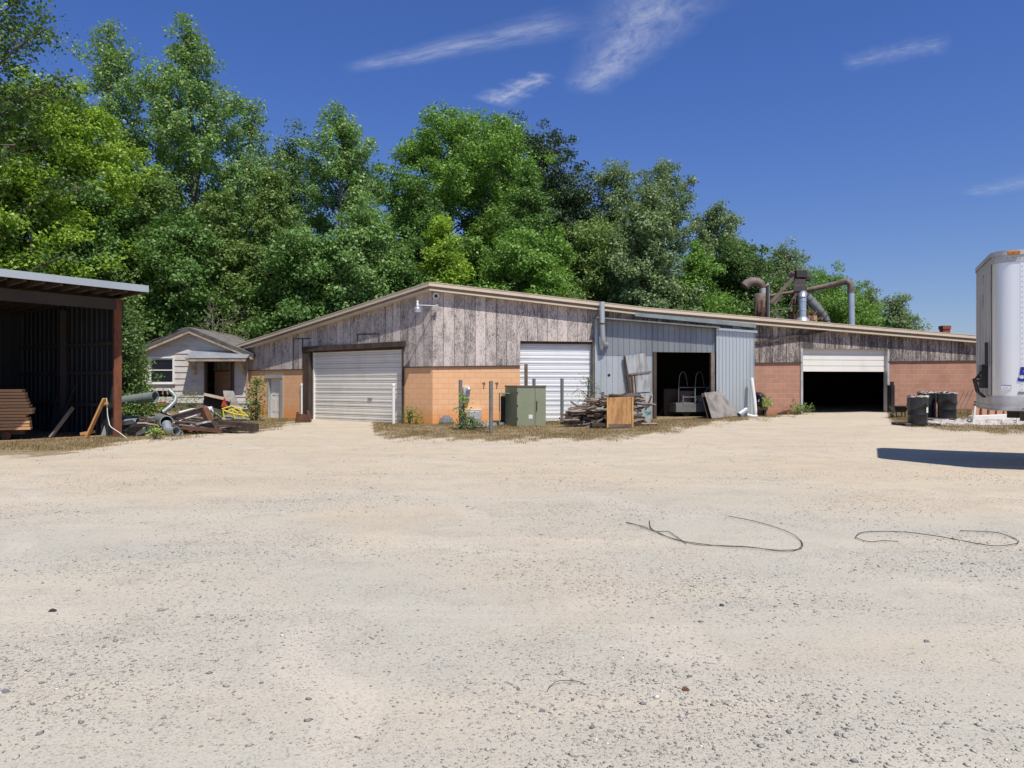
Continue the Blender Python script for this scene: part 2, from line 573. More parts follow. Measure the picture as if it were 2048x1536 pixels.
M_['liner'] = generic('black_plastic_liner', (0.02, 0.021, 0.023), (0.05, 0.05, 0.05), 0.5, 6.0, 0.22, 0, 0.5, (1, 1, 0.4), 0.6)
M_['film'] = generic('crumpled_clear_film', (0.62, 0.58, 0.52), (0.35, 0.32, 0.28), 0.7, 9.0, 0.3, 0, 0.8, (1, 1, 1), 0.6)
M_['board_panel'] = generic('stained_panel', (0.30, 0.275, 0.25), (0.13, 0.115, 0.10), 0.8, 2.6, 0.75, 0, 0.15)
M_['bark'] = generic('bark', (0.13, 0.105, 0.08), (0.06, 0.048, 0.04), 0.7, 3.0, 0.95, 0, 0.4)
M_['bark_pale'] = generic('pale_bark', (0.25, 0.235, 0.20), (0.12, 0.105, 0.09), 0.7, 2.0, 0.9, 0, 0.3)
M_['dead'] = generic('dead_twig', (0.22, 0.18, 0.15), (0.13, 0.10, 0.085), 0.6, 3.0, 0.95, 0, 0.2)
M_['tyre'] = generic('tyre_rubber', (0.02, 0.02, 0.02), None, 0.3, 4.0, 0.8)
M_['wire'] = generic('dark_green_wire', (0.045, 0.06, 0.05), (0.10, 0.085, 0.065), 0.7, 5.0, 0.6)
M_['wire_brown'] = generic('brown_wire', (0.085, 0.06, 0.05), (0.05, 0.04, 0.035), 0.7, 5.0, 0.6)

mg, ng, bgl = mat('dark_glass')
bgl.inputs['Base Color'].default_value = (0.008, 0.010, 0.016, 1)
bgl.inputs['Roughness'].default_value = 0.12
bgl.inputs['Specular IOR Level'].default_value = 0.35
M_['glass'] = mg

M_['leaf_poplar'] = leaf_mat('poplar_leaf', (0.1002, 0.1873, 0.0562), (0.1880, 0.3265, 0.0926), (0.4171, 0.5577, 0.2328), 0.30, 0.30)
M_['leaf_lime'] = leaf_mat('lime_leaf', (0.1404, 0.2404, 0.0353), (0.2882, 0.4245, 0.0509), (0.4901, 0.6584, 0.1177), 0.37, 0.30)
M_['leaf_oak'] = leaf_mat('oak_leaf', (0.0802, 0.1696, 0.0338), (0.1704, 0.3157, 0.0573), (0.3370, 0.5178, 0.1180), 0.32, 0.30)
M_['leaf_bright'] = leaf_mat('young_leaf', (0.0720, 0.1498, 0.0293), (0.1176, 0.2281, 0.0512), (0.2100, 0.3334, 0.1159), 0.30, 0.28)
M_['leaf_dark'] = leaf_mat('dark_leaf', (0.0442, 0.0928, 0.0264), (0.0953, 0.1741, 0.0442), (0.2084, 0.3187, 0.0992), 0.27, 0.30)
M_['leaf_pine'] = leaf_mat('pine_needle', (0.040, 0.072, 0.034), (0.062, 0.105, 0.048), (0.105, 0.150, 0.080), 0.16, 0.22)
M_['leaf_olive'] = leaf_mat('olive_leaf', (0.0862, 0.1489, 0.0428), (0.1664, 0.2567, 0.0686), (0.3510, 0.4567, 0.1609), 0.32, 0.30)
M_['leaf_grey'] = leaf_mat('greyish_leaf', (0.1002, 0.1643, 0.0714), (0.1880, 0.2721, 0.1147), (0.3850, 0.4647, 0.2635), 0.30, 0.30)
M_['straw'] = leaf_mat('dry_grass_blade', (0.20, 0.135, 0.065), (0.29, 0.21, 0.105), (0.40, 0.31, 0.17), 0.25, 0.1)
M_['blade'] = leaf_mat('green_grass_blade', (0.07, 0.11, 0.022), (0.11, 0.15, 0.035), (0.17, 0.19, 0.06), 0.3, 0.15)
M_['litter'] = leaf_mat('dead_leaf', (0.17, 0.10, 0.055), (0.28, 0.185, 0.10), (0.42, 0.32, 0.20), 0.15, 0.1)


def ground_mat():
    m, n, b = mat('packed_gravel_dirt')
    co = n.coord()
    x, y, z = n.sep(co)
    big = n.noise(co, 0.22, 4, 0.55, 0.4)
    streak = n.noise(n.mapping(co, (0.16, 0.75, 1), (0, 0, -0.16)), 1.0, 5, 0.6, 0.5)
    track = n.noise(n.mapping(co, (0.10, 1.7, 1), (0, 0, -0.22)), 1.0, 3, 0.5, 0.8)
    mid = n.noise(co, 1.7, 5, 0.65)
    fine = n.noise(co, 42, 4, 0.7)
    far = n.sstep(n.math('ADD', y, n.math('MULTIPLY', n.math('SUBTRACT', big, 0.5), 16.0)), 5.5, 15.0)
    c = n.mix(far, (0.473, 0.451, 0.384), (0.556, 0.470, 0.348))
    c = n.mix(n.math('MULTIPLY', n.sstep(streak, 0.42, 0.68), 0.55), c, (0.605, 0.525, 0.402))
    c = n.mix(n.math('MULTIPLY', n.sstep(big, 0.46, 0.62), 0.26), c, (0.556, 0.433, 0.300))
    c = n.mix(n.math('MULTIPLY', n.sstep(mid, 0.5, 0.75), 0.42), c, (0.387, 0.348, 0.275))
    c = n.mix(n.math('MULTIPLY', n.sstep(track, 0.56, 0.68), 0.26), c, (0.665, 0.580, 0.449))
    # old wheel tracks sweeping through the lot
    tr_ = None
    for (ox, oy, per, w) in ((-34.0, -6.0, 2.3, 0.10), (22.0, 52.0, 3.1, 0.08)):
        dx_, dy_ = n.math('SUBTRACT', x, ox), n.math('SUBTRACT', y, oy)
        rr = n.math('SQRT', n.math('ADD', n.math('MULTIPLY', dx_, dx_), n.math('MULTIPLY', dy_, dy_)))
        rr = n.math('ADD', rr, n.math('MULTIPLY', n.noise(co, 0.3, 2), 2.6))
        fr = n.math('ABSOLUTE', n.math('SUBTRACT', n.math('FRACT', n.math('DIVIDE', rr, per)), 0.5))
        k_ = n.math('MULTIPLY', n.math('SUBTRACT', 1.0, n.sstep(fr, w*0.4, w)), n.sstep(n.noise(n.mapping(co, (0.2, 0.35, 1), (0, 0, 0), (ox, oy, 0)), 1.0, 4, 0.65), 0.48, 0.66))
        tr_ = k_ if tr_ is None else n.math('ADD', tr_, k_, True)
    c = n.mix(n.math('MULTIPLY', tr_, 0.5), c, (0.62, 0.555, 0.46))
    # stones of several sizes pressed into the dirt, gathered in patches
    patch = n.sstep(n.math('ADD', n.math('MULTIPLY', mid, 0.5), n.math('MULTIPLY', n.noise(n.mapping(co, (0.35, 0.8, 1)), 1.0, 4, 0.6), 0.7)), 0.50, 0.74)
    H = None
    for sc_, w, dk in ((24, 0.30, 0.75), (58, 0.36, 0.75), (125, 0.42, 0.65)):
        v = n.voronoi(n.mapping(co, (1, 1, 1), (0, 0, 0.3*sc_)), sc_)
        r, g, bl = n.sep(v.outputs['Color'])
        on = n.math('MULTIPLY', n.math('LESS_THAN', v.outputs['Distance'], w), n.math('GREATER_THAN', n.math('ADD', r, n.math('MULTIPLY', patch, 0.55)), 1.02 if sc_ == 24 else 0.82))
        sc1 = n.mix(g, (0.13, 0.13, 0.13), (0.52, 0.49, 0.43))
        c = n.mix(n.math('MULTIPLY', on, dk), c, sc1)
        h = n.math('MULTIPLY', n.math('MULTIPLY', on, n.math('SUBTRACT', w, v.outputs['Distance'])), 24.0/sc_)
        H = h if H is None else n.math('ADD', H, h)
    c = n.mix(n.math('MULTIPLY', n.sstep(fine, 0.45, 0.75), 0.46), c, (0.27, 0.245, 0.21))
    c = n.mix(n.math('MULTIPLY', n.sstep(fine, 0.60, 0.35), 0.20), c, (0.56, 0.495, 0.40))
    at = n.new('ShaderNodeAttribute', attribute_name='verge')
    vg = at.outputs['Fac']
    soil = n.mix(n.sstep(n.noise(co, 9, 6, 0.75), 0.35, 0.7), (0.22, 0.155, 0.09), (0.40, 0.31, 0.20))
    soil = n.mix(n.math('MULTIPLY', n.sstep(n.noise(co, 1.1, 4, 0.6), 0.52, 0.7), 0.5), soil, (0.13, 0.13, 0.05))
    c = n.mix(n.sstep(n.math('ADD', vg, n.math('MULTIPLY', n.math('SUBTRACT', n.noise(co, 3.5, 4, 0.7), 0.5), 0.9)), 0.35, 0.65), c, soil)
    n.put(b.inputs['Base Color'], c)
    b.inputs['Roughness'].default_value = 0.95
    b.inputs['Specular IOR Level'].default_value = 0.12
    hh = n.math('ADD', H, n.math('ADD', n.math('MULTIPLY', fine, 0.30), n.math('SUBTRACT', n.math('MULTIPLY', n.math('ADD', mid, track), 1.0), n.math('MULTIPLY', tr_, 0.6))))
    n.put(b.inputs['Normal'], n.bump(hh, 0.55, 0.03))
    return m


M_['ground'] = ground_mat()

# ------------------------------------------------------------------ ground
BOUND = [(-4000, 960), (-200, 930), (0, 917), (100, 909), (220, 894), (300, 880), (420, 868), (520, 860), (600, 847), (618, 838), (625, 770),
         (735, 770), (748, 866), (800, 877), (900, 881), (1050, 879), (1180, 881), (1290, 872), (1400, 852), (1480, 840), (1590, 829), (1606, 775),
         (1770, 775), (1778, 842), (1800, 850), (1900, 861), (2048, 867), (2300, 875), (6000, 960)]
BX = np.array([p[0] for p in BOUND], float)
BY = np.array([p[1] for p in BOUND], float)


def verge(x, y):
    """1 where weeds and litter cover the dirt, 0 on the bare lot"""
    x = np.asarray(x, float); y = np.maximum(np.asarray(y, float), 0.5)
    px = 1024+F*x/y
    py = 768+F*(HC-gz(x, y))/y
    wob = 3.0*np.sin(x*2.1+y)+3.0*np.sin(x*5.3-y*2.2)+2.0*np.sin(x*11.3+y*3.1)-1.5
    return np.clip((np.interp(px, BX, BY)-py+wob)/15.0+0.5, 0, 1)*(y > 8)


def axis(segs):
    out = []
    for a, b, st in segs:
        out += list(np.arange(a, b, st))
    return np.array(out)


gx = axis([(-900, -100, 80), (-100, -30, 7), (-30, 30, 0.3), (30, 100, 7), (100, 901, 80)])
gy = axis([(-300, -20, 40), (-20, 2, 2), (2, 18, 0.35), (18, 36, 0.2), (36, 60, 1.5), (60, 140, 10), (140, 1500, 120)])
XX, YY = np.meshgrid(gx, gy)
ZZ = gz(XX, YY)
nx, ny = len(gx), len(gy)
me = bpy.data.meshes.new('ground')
vv = np.stack([XX, YY, ZZ], -1).reshape(-1, 3)
idx = np.arange(nx*ny).reshape(ny, nx)
ff = np.stack([idx[:-1, :-1], idx[:-1, 1:], idx[1:, 1:], idx[1:, :-1]], -1).reshape(-1, 4)
me.from_pydata(vv.tolist(), [], ff.tolist())
me.polygons.foreach_set('use_smooth', [True]*len(me.polygons))
at = me.attributes.new('verge', 'FLOAT', 'POINT')
vg = np.maximum(verge(vv[:, 0], vv[:, 1]), (vv[:, 1] > 41)*1.0)
at.data.foreach_set('value', vg.astype(np.float32))
me.materials.append(M_['ground'])
ground = bpy.data.objects.new('ground', me)
col.objects.link(ground)
tag(ground, kind='structure')

# ------------------------------------------------------------------ walls with openings


def wall(mb, org, u, n, th, s0, s1, top, bot, holes=(), kinks=()):
    """sheet with a front, a back and reveals; (s, z) in metres give its UV"""
    org, u, n = V(org), V(u), V(n)
    def pt(s, z, o=0.0):
        return V((org.x+u.x*s+n.x*o, org.y+u.y*s+n.y*o, z))
    cuts = sorted({s0, s1, *[k for k in kinks if s0 < k < s1], *[h[0] for h in holes], *[h[1] for h in holes]})
    cuts = [c for c in cuts if s0 <= c <= s1]
    flip = u.cross(V((0, 0, 1))).dot(n) < 0
    def q(pts, uv=None):
        if flip:
            pts = pts[::-1]
            uv = uv[::-1] if uv else None
        mb.face(pts, uv)
    for a, b in zip(cuts[:-1], cuts[1:]):
        m = (a+b)/2
        hs = sorted([h for h in holes if h[0] <= m <= h[1]], key=lambda h: h[2])
        lo = [(bot(a), bot(b))]
        spans = []
        for h in hs:
            spans.append((lo[-1], (h[2], h[2])))
            lo.append((h[3], h[3]))
            if h[2] > bot(m):
                q([pt(a, h[2]), pt(b, h[2]), pt(b, h[2], -th), pt(a, h[2], -th)])
            if h[3] < top(m):
                q([pt(b, h[3]), pt(a, h[3]), pt(a, h[3], -th), pt(b, h[3], -th)])
        spans.append((lo[-1], (top(a), top(b))))
        for (l0, l1), (t0, t1) in spans:
            if t0-l0 < 1e-3 or t1-l1 < 1e-3:
                continue
            q([pt(a, l0), pt(b, l1), pt(b, t1), pt(a, t0)], [(a, l0), (b, l1), (b, t1), (a, t0)])
            q([pt(b, l1, -th), pt(a, l0, -th), pt(a, t0, -th), pt(b, t1, -th)], [(b, l1), (a, l0), (a, t0), (b, t1)])
    for h in holes:
        for e in (0, 1):
            z0, z1 = max(h[2], bot(h[e])), min(h[3], top(h[e]))
            r_ = [pt(h[e], z0), pt(h[e], z1), pt(h[e], z1, -th), pt(h[e], z0, -th)]
            q(r_ if e else r_[::-1])
    for s in (s0, s1):
        e = [pt(s, bot(s)), pt(s, top(s)), pt(s, top(s), -th), pt(s, bot(s), -th)]
        q(e if s == s1 else e[::-1])


class Frame:
    def __init__(s, org, u, n):
        s.o, s.u, s.n = V(org), V(u), V(n)
    def pt(s, a, o, z):
        return V((s.o.x+s.u.x*a+s.n.x*o, s.o.y+s.u.y*a+s.n.y*o, z))
    def hit(s, px, py, off=0.0):
        p = onplane(px, py, s.o+s.n*off, s.n)
        return ((p-s.o).dot(s.u), p.z)
    def box(s, mb, a0, a1, o0, o1, z0, z1):
        vs = [s.pt(a, o, z) for z in (z0, z1) for (a, o) in ((a0, o0), (a1, o0), (a1, o1), (a0, o1))]
        return mb.mesh(vs, [(0, 3, 2, 1), (4, 5, 6, 7), (0, 1, 5, 4), (1, 2, 6, 5), (2, 3, 7, 6), (3, 0, 4, 7)])


def ribbed(mb, fr, s0, s1, o, prof, thick=0.02):
    """sheet whose section (z, depth) runs along the wall: roll-up doors"""
    for (z0, d0), (z1, d1) in zip(prof[:-1], prof[1:]):
        mb.face([fr.pt(s0, o+d0, z0), fr.pt(s1, o+d0, z0), fr.pt(s1, o+d1, z1), fr.pt(s0, o+d1, z1)])
    zs, ze = prof[0][0], prof[-1][0]
    mb.face([fr.pt(s0, o-0.05, zs), fr.pt(s0, o-0.05, ze), fr.pt(s1, o-0.05, ze), fr.pt(s1, o-0.05, zs)])
    mb.face([fr.pt(s0, o-0.05, zs), fr.pt(s1, o-0.05, zs), fr.pt(s1, o, zs), fr.pt(s0, o, zs)])
    return mb


def corrugated(mb, fr, s0, s1, o, z0, z1, pitch=0.2, rib=0.035, h=0.022, ztop=None, zbot=None):
    """upright ribs; z1 may be a function of s"""
    t = (lambda s: z1) if ztop is None else ztop
    bt = (lambda s: z0) if zbot is None else zbot
    pts = []
    s = s0
    while s < s1-1e-6:
        e = min(s+pitch, s1)
        pts += [(s, 0), (max(s, e-rib*2), 0), (max(s, e-rib*1.4), h), (max(s, e-rib*0.6), h)]
        s = e
    pts.append((s1, 0))
    for (a, d0), (b, d1) in zip(pts[:-1], pts[1:]):
        if b-a < 1e-6:
            continue
        mb.face([fr.pt(a, o+d0, bt(a)), fr.pt(b, o+d1, bt(b)), fr.pt(b, o+d1, t(b)), fr.pt(a, o+d0, t(a))])
    mb.face([fr.pt(s0, o-0.02, bt(s0)), fr.pt(s0, o-0.02, t(s0)), fr.pt(s1, o-0.02, t(s1)), fr.pt(s1, o-0.02, bt(s1))])
    return mb


# ------------------------------------------------------------------ the workshop
C0 = V((-3.0, 28.3, 0))
uL, nL = V((-.816, .578, 0)), V((-.578, -.816, 0))
uR, nR = V((.981, .1945, 0)), V((.1945, -.981, 0))
FL, FR = Frame(C0, uL, nL), Frame(C0, uR, nR)
EL, ER = 14.0, 28.0
SB = 8.37


def topL(s): return 5.37-0.168*s
def topR(s): return 5.37-0.0935*s if s < SB else 5.37-0.0935*SB-0.0600*(s-SB)
def seamL(s): return 2.28-0.002*s
def seamR(s): return 2.28+0.0157*s


shop = thing('workshop', (C0.x, C0.y, 0), 'long low workshop with mildewed pink plywood siding above orange and brown block walls', 'workshop')

# openings, from the photo
dl0, dlz = FL.hit(808, 690)
dl1, _ = FL.hit(618, 700)
dlz = FL.hit(700, 694)[1]
hole_l = (dl0, dl1, -0.5, dlz)
sd0, sdz = FL.hit(561, 757)
sd1, _ = FL.hit(537, 757)
hole_s = (sd0, sd1, -0.5, sdz)
dw0, dwz0 = FR.hit(1040, 682)
dw1, _ = FR.hit(1186, 682)
dwz = dwz0
hole_w = (dw0, dw1, -0.5, dwz)
dr0, drz = FR.hit(1602, 698)
dr1, drz1 = FR.hit(1775, 698)
drz = (drz+drz1)/2
hole_r = (dr0, dr1, -0.5, drz)
s1290, _ = FR.hit(1302, 700)
s1500, _ = FR.hit(1500, 700)
hole_m = (s1290-0.2, s1500-0.6, -0.5, 2.9)        # behind the metal lean-to the wall is open

bot = lambda s: -0.4
for a_, e_, hs_ in ((0.0, dl0, []), (dl1, EL, [hole_s])):
    b = MB(); wall(b, C0, uL, nL, 0.2, a_, e_, seamL, bot, hs_); b.build('block_wall', M_['block'], shop)
sw1 = dw1+0.35
for a_, e_ in ((0.0, dw0), (dw1, sw1)):
    b = MB(); wall(b, C0, uR, nR, 0.2, a_, e_, seamR, bot); b.build('block_wall', M_['block'], shop)
for a_, e_ in ((sw1, hole_m[0]), (hole_m[1], dr0), (dr1, ER)):
    b = MB(); wall(b, C0, uR, nR, 0.2, a_, e_, seamR, bot)
    o = b.build('block_wall', M_['block_brown'], shop); o['label'] = 'brown painted block wall'


def cl(h, seam): return (h[0], h[1], -9.0, h[3])


def shift(fn, d): return lambda s: fn(s)+d


so = 0.03
b = MB(); wall(b, C0+nL*so, uL, nL, 0.1, -0.017, EL, topL, shift(seamL, -0.02), [(hole_l[0], hole_l[1], -9, hole_l[3])])
wall(b, C0+nR*so, uR, nR, 0.1, -0.017, sw1, topR, shift(seamR, -0.02), [(dw0, dw1, -9, dwz)])
b.build('wood_siding', M_['siding'], shop)
b = MB(); wall(b, C0+nR*so, uR, nR, 0.1, sw1, ER, topR, shift(seamR, -0.02), [(hole_m[0], hole_m[1], -9, 2.9), (dr0, dr1, -9, drz)], [SB])
o = b.build('wood_siding', M_['siding_dark'], shop); o['label'] = 'wood siding streaked almost black'
# dark strip standing in for the shadow gap under the siding
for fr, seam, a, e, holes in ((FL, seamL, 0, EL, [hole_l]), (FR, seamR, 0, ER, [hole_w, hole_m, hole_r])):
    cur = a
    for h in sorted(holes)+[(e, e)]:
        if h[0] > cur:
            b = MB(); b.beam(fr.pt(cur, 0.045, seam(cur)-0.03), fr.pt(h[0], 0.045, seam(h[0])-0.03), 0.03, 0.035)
            b.build('siding_gap_strip', M_['dark_wood'], shop)
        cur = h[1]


def mitre(o):
    """where the two wall lines meet when both are set out by o"""
    a, c = C0+nL*o, C0+nR*o
    d = c-a
    den = uL.x*uR.y-uL.y*uR.x
    t = (d.x*uR.y-d.y*uR.x)/den
    return a+uL*t


def band(mb, o_in, o_out, z1, z0):
    """a moulding carried round the eaves: out from o_in to o_out, from z0 up to z1 below the roof line"""
    def ring(o):
        c = mitre(o)
        pts = [(C0+uL*EL+nL*o, topL(EL)), (c, topL(0)), (C0+uR*SB+nR*o, topR(SB)), (C0+uR*ER+nR*o, topR(ER))]
        return [V((p.x, p.y, z)) for p, z in pts]
    I, O = ring(o_in), ring(o_out)
    for k in range(3):
        zz = lambda p, d: V((p.x, p.y, p.z+d))
        a, c, e, f = I[k], I[k+1], O[k], O[k+1]
        mb.face([zz(e, z0), zz(f, z0), zz(f, z1), zz(e, z1)])
        mb.face([zz(e, z1), zz(f, z1), zz(c, z1), zz(a, z1)])
        mb.face([zz(a, z0), zz(c, z0), zz(f, z0), zz(e, z0)])
        mb.face([zz(c, z0), zz(a, z0), zz(a, z1), zz(c, z1)])


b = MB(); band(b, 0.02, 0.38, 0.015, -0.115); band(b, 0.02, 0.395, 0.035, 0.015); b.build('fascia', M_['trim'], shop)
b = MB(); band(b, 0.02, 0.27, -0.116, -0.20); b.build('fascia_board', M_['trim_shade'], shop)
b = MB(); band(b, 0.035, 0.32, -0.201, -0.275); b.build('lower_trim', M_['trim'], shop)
# roof sheet and the closed back of the building
bk = V((-.1945, .981, 0))
R = [(C0+uL*EL+nL*0.3, topL(EL)), (mitre(0.3), topL(0)), (C0+uR*SB+nR*0.3, topR(SB)), (C0+uR*ER+nR*0.3, topR(ER)), (C0+uR*ER+bk*10.2, topR(ER)-0.5), (C0+uR*SB+bk*10.2, topR(SB)-0.5), (C0+uR*(-3)+bk*10.2, topL(0)-0.7), (C0+uL*EL+bk*3, topL(EL)-.2)]
R = [V((p.x, p.y, z+0.01)) for p, z in R]
b = MB()
for f in ((0, 1, 6, 7), (1, 2, 5, 6), (2, 3, 4, 5)):
    b.face([R[k] for k in f])
b.build('roof', M_['roofing'], shop)
b = MB()
ring = [(C0+uL*EL, topL(EL)), (C0+uL*EL+bk*2.9, topL(EL)-.2), (C0+uR*(-3)+bk*10.1, topL(0)-.7), (C0+uR*SB+bk*10.1, topR(SB)-.5), (C0+uR*ER+bk*10.1, topR(ER)-.5), (C0+uR*ER, topR(ER))]
for (p, zp), (q, zq) in zip(ring[:-1], ring[1:]):
    b.face([V((p.x, p.y, -.4)), V((q.x, q.y, -.4)), V((q.x, q.y, zq)), V((p.x, p.y, zp))])
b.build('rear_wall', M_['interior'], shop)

# --- door on the left face
prof = []
gl = FL.hit(700, 846)[1]-0.03
z = gl
def door_profile(z0, z1, big=0.53):
    pr = []
    z = z0
    while z < z1-0.02:
        for dz, d in ((0.0, 0), (0.06, 0.002), (0.07, -0.008), (0.11, -0.008), (0.12, 0.0), (0.155, 0), (0.16, -0.04), (0.195, -0.04), (0.205, 0), (0.26, 0), (0.27, -0.008), (0.31, -0.008), (0.32, 0), (0.345, 0), (0.35, -0.04), (0.385, -0.04), (0.395, 0), (0.45, 0), (0.46, -.008), (0.5, -.008), (0.51, 0)):
            if z+dz < z1:
                pr.append((z+dz, d))
        z += big
    pr.append((z1, 0))
    return pr
b = MB(); ribbed(b, FL, dl0+0.1, dl1-0.2, -0.16, door_profile(gl, dlz-0.16))
d = b.build('roll_up_door', M_['door_cream'], shop); d['label'] = 'dusty cream roll-up door'
hb = MB(); FL.box(hb, dl0+1.9, dl0+2.15, -0.155, -0.12, gl+1.02, gl+1.06); hb.build('handle', M_['grey_steel'], d)
b = MB()
FL.box(b, dl1-0.06, dl1+0.30, -0.22, 0.075, -0.3, dlz+0.02)
FL.box(b, dl0-0.02, dl0+0.06, -0.22, 0.07, -0.3, dlz+0.02)
b.beam(FL.pt(dl0-0.15, 0.0, dlz+0.04), FL.pt(dl1+0.36, 0.0, dlz-0.02), 0.20, 0.20)
FL.box(b, dl0, dl1, -0.2, -0.1, dlz-0.17, dlz-0.05)
b.build('door_frame', M_['dark_wood'], shop)
b = MB(); FL.box(b, dl1-0.20, dl1-0.13, -0.2, -0.10, -0.1, dlz-0.1)
b.build('door_track', M_['white_paint'], shop)
for (x0, y0, x1, y1) in ((716, 669, 760, 668), (717, 669, 717, 684), (760, 668, 760, 683), (588, 678, 588, 737), (589, 678, 622, 677), (607, 678, 607, 737)):
    a, c = FL.hit(x0, y0), FL.hit(x1, y1)
    b = MB(); b.beam(FL.pt(a[0], 0.045, a[1]), FL.pt(c[0], 0.045, c[1]), 0.03, 0.035)
    b.build('hatch_batten', M_['dark_wood'], shop)

# --- small side door, recessed in a grey frame
b = MB(); FL.box(b, sd0-0.02, sd0+0.0, -0.16, 0.012, -.3, sdz)
FL.box(b, sd0-0.19, sd0-0.02, -0.12, 0.03, -.3, sdz+0.02)
FL.box(b, sd1, sd1+0.04, -0.16, 0.02, -.3, sdz)
FL.box(b, sd0-0.19, sd1+0.22, -0.12, 0.05, sdz+0.02, sdz+0.17)
b.build('side_door_frame', M_['galv'], shop)
b = MB()
FL.box(b, sd0, sd1, -0.17, -0.13, -.2, sdz)
w = sd1-sd0
for (a, e) in ((0.12, 0.44), (0.56, 0.88)):
    for (z0, z1) in ((0.25, 0.85), (1.0, 1.65)):
        FL.box(b, sd0+w*a, sd0+w*e, -0.13, -0.118, z0+.1, z1+.1)
sdoor = b.build('side_door', M_['white_paint'], shop, bevel=0.004)
b = MB(); b.lathe([(0, 0), (0.03, 0.01), (0.03, 0.04), (0, 0.05)], FL.pt(sd0+0.09, -0.128, 1.05), 10, Matrix.Rotation(math.radians(90), 3, 'X')); b.build('door_knob', M_['grey_steel'], sdoor)

# --- white door on the right face
b = MB()
wz0 = 0.05
ribbed(b, FR, dw0+0.0, dw1, -0.14, door_profile(wz0, dwz-0.05, 0.54))
b.build('roll_up_door', M_['door_white'], shop)['label'] = 'bright white roll-up door'
b = MB(); FR.box(b, dw0+0.01, dw1-0.01, -0.10, -0.02, dwz-0.10, dwz-0.005)
b.build('door_header', M_['dark_wood'], shop)
b = MB(); FR.box(b, dw1-0.03, dw1+0.07, -0.16, 0.10, -.2, dwz+0.0); b.build('door_jamb', M_['grey_wood'], shop)

# --- half open door of the far bay
b = MB()
zlow = FR.hit(1690, 743)[1]
pr = []
z = zlow
while z < drz-0.05:
    for dz, dd in ((0, 0), (0.21, 0), (0.22, -0.025), (0.24, -0.025), (0.25, 0)):
        if z+dz < drz:
            pr.append((z+dz, dd))
    z += 0.25
pr.append((drz+0.1, 0))
ribbed(b, FR, dr0+0.06, dr1-0.03, -0.13, pr)
b.build('roll_up_door', M_['door_cream'], shop)['label'] = 'cream roll-up door raised two thirds'
b = MB(); FR.box(b, dr0-0.04, dr0+0.06, -0.21, 0.05, -0.2, drz); b.build('door_jamb', M_['rail_alu'], shop)
b = MB(); FR.box(b, dr1-0.03, dr1+0.05, -0.21, 0.04, -.2, drz)
b.build('door_jamb', M_['rail_alu'], shop)
b = MB(); FR.box(b, dr1-0.05, dr1+0.22, 0.04, 0.16, 0.3, 1.55); FR.box(b, dr1+0.0, dr1+0.14, 0.16, 0.22, 0.45, 1.7)
b.build('door_seal', M_['black'], shop)
# long dark bar resting across the siding
p0, p1 = FR.hit(1503, 687), FR.hit(1652, 661)
b = MB(); b.beam(FR.pt(p0[0], 0.10, p0[1]), FR.pt(p1[0], 0.16, p1[1]), 0.05, 0.09)
tag(b.build('siding_bar', M_['dark_wood']), 'long dark bar slanting across the blackened siding left of the half open door', 'bar')

# --- things fixed to the workshop
s_, z_ = FL.hit(835, 617, 0.66)
lamp = thing('barn_light', FL.pt(s_, 0.66, z_-0.3), 'galvanised barn light on an arm near the top corner of the workshop', 'wall lamp')
lc = FL.pt(s_, 0.66, 0)
b = MB(); b.lathe([(0.145, z_-0.15), (0.147, z_-0.02), (0.155, z_+0.0), (0.11, z_+0.04), (0.06, z_+0.07), (0.05, z_+0.08)], lc, 20)
b.lathe([(0.05, z_+0.08), (0.105, z_+0.035), (0.14, z_-0.005), (0.135, z_-0.145)], lc, 20)
b.build('lamp_shade', M_['galv_bright'], lamp)
b = MB(); b.lathe([(0.058, z_+0.08), (0.05, z_+0.21), (0.0, z_+0.21)], lc, 14); b.build('lamp_neck', M_['galv'], lamp)
b = MB(); b.lathe([(0.035, z_+0.21), (0.04, z_+0.23), (0.04, z_+0.29), (0.0, z_+0.295)], lc, 12); b.build('photocell', M_['white_plastic'], lamp)
b = MB(); b.tube([FL.pt(s_, 0.66, z_+0.12), FL.pt(s_-0.2, 0.35, z_+0.13), FL.pt(s_-0.42, 0.05, z_+0.12)], 0.018, 8)
b.box(FL.pt(s_-0.42, 0.05, z_+0.11), (0.10, 0.10, 0.13)); b.build('lamp_arm', M_['rail_alu'], lamp)
s_, z_ = FR.hit(872, 592, 0.1)
b = MB(); Mr = Matrix(((uR.x, 0, nR.x), (uR.y, 0, nR.y), (0, 1, 0)))
b.lathe([(0.0, 0.0), (0.12, 0.0), (0.13, 0.10), (0.115, 0.12), (0.085, 0.10), (0.07, 0.05), (0, 0.05)], FR.pt(s_, 0.035, z_), 20, Mr)
horn = tag(b.build('security_camera', M_['white_plastic']), 'round white camera housing under the eave at the workshop corner', 'camera')
b = MB(); b.lathe([(0.0, 0.09), (0.05, 0.085), (0.055, 0.05)], FR.pt(s_, 0.035, z_), 14, Mr); b.build('lens', M_['black'], horn)

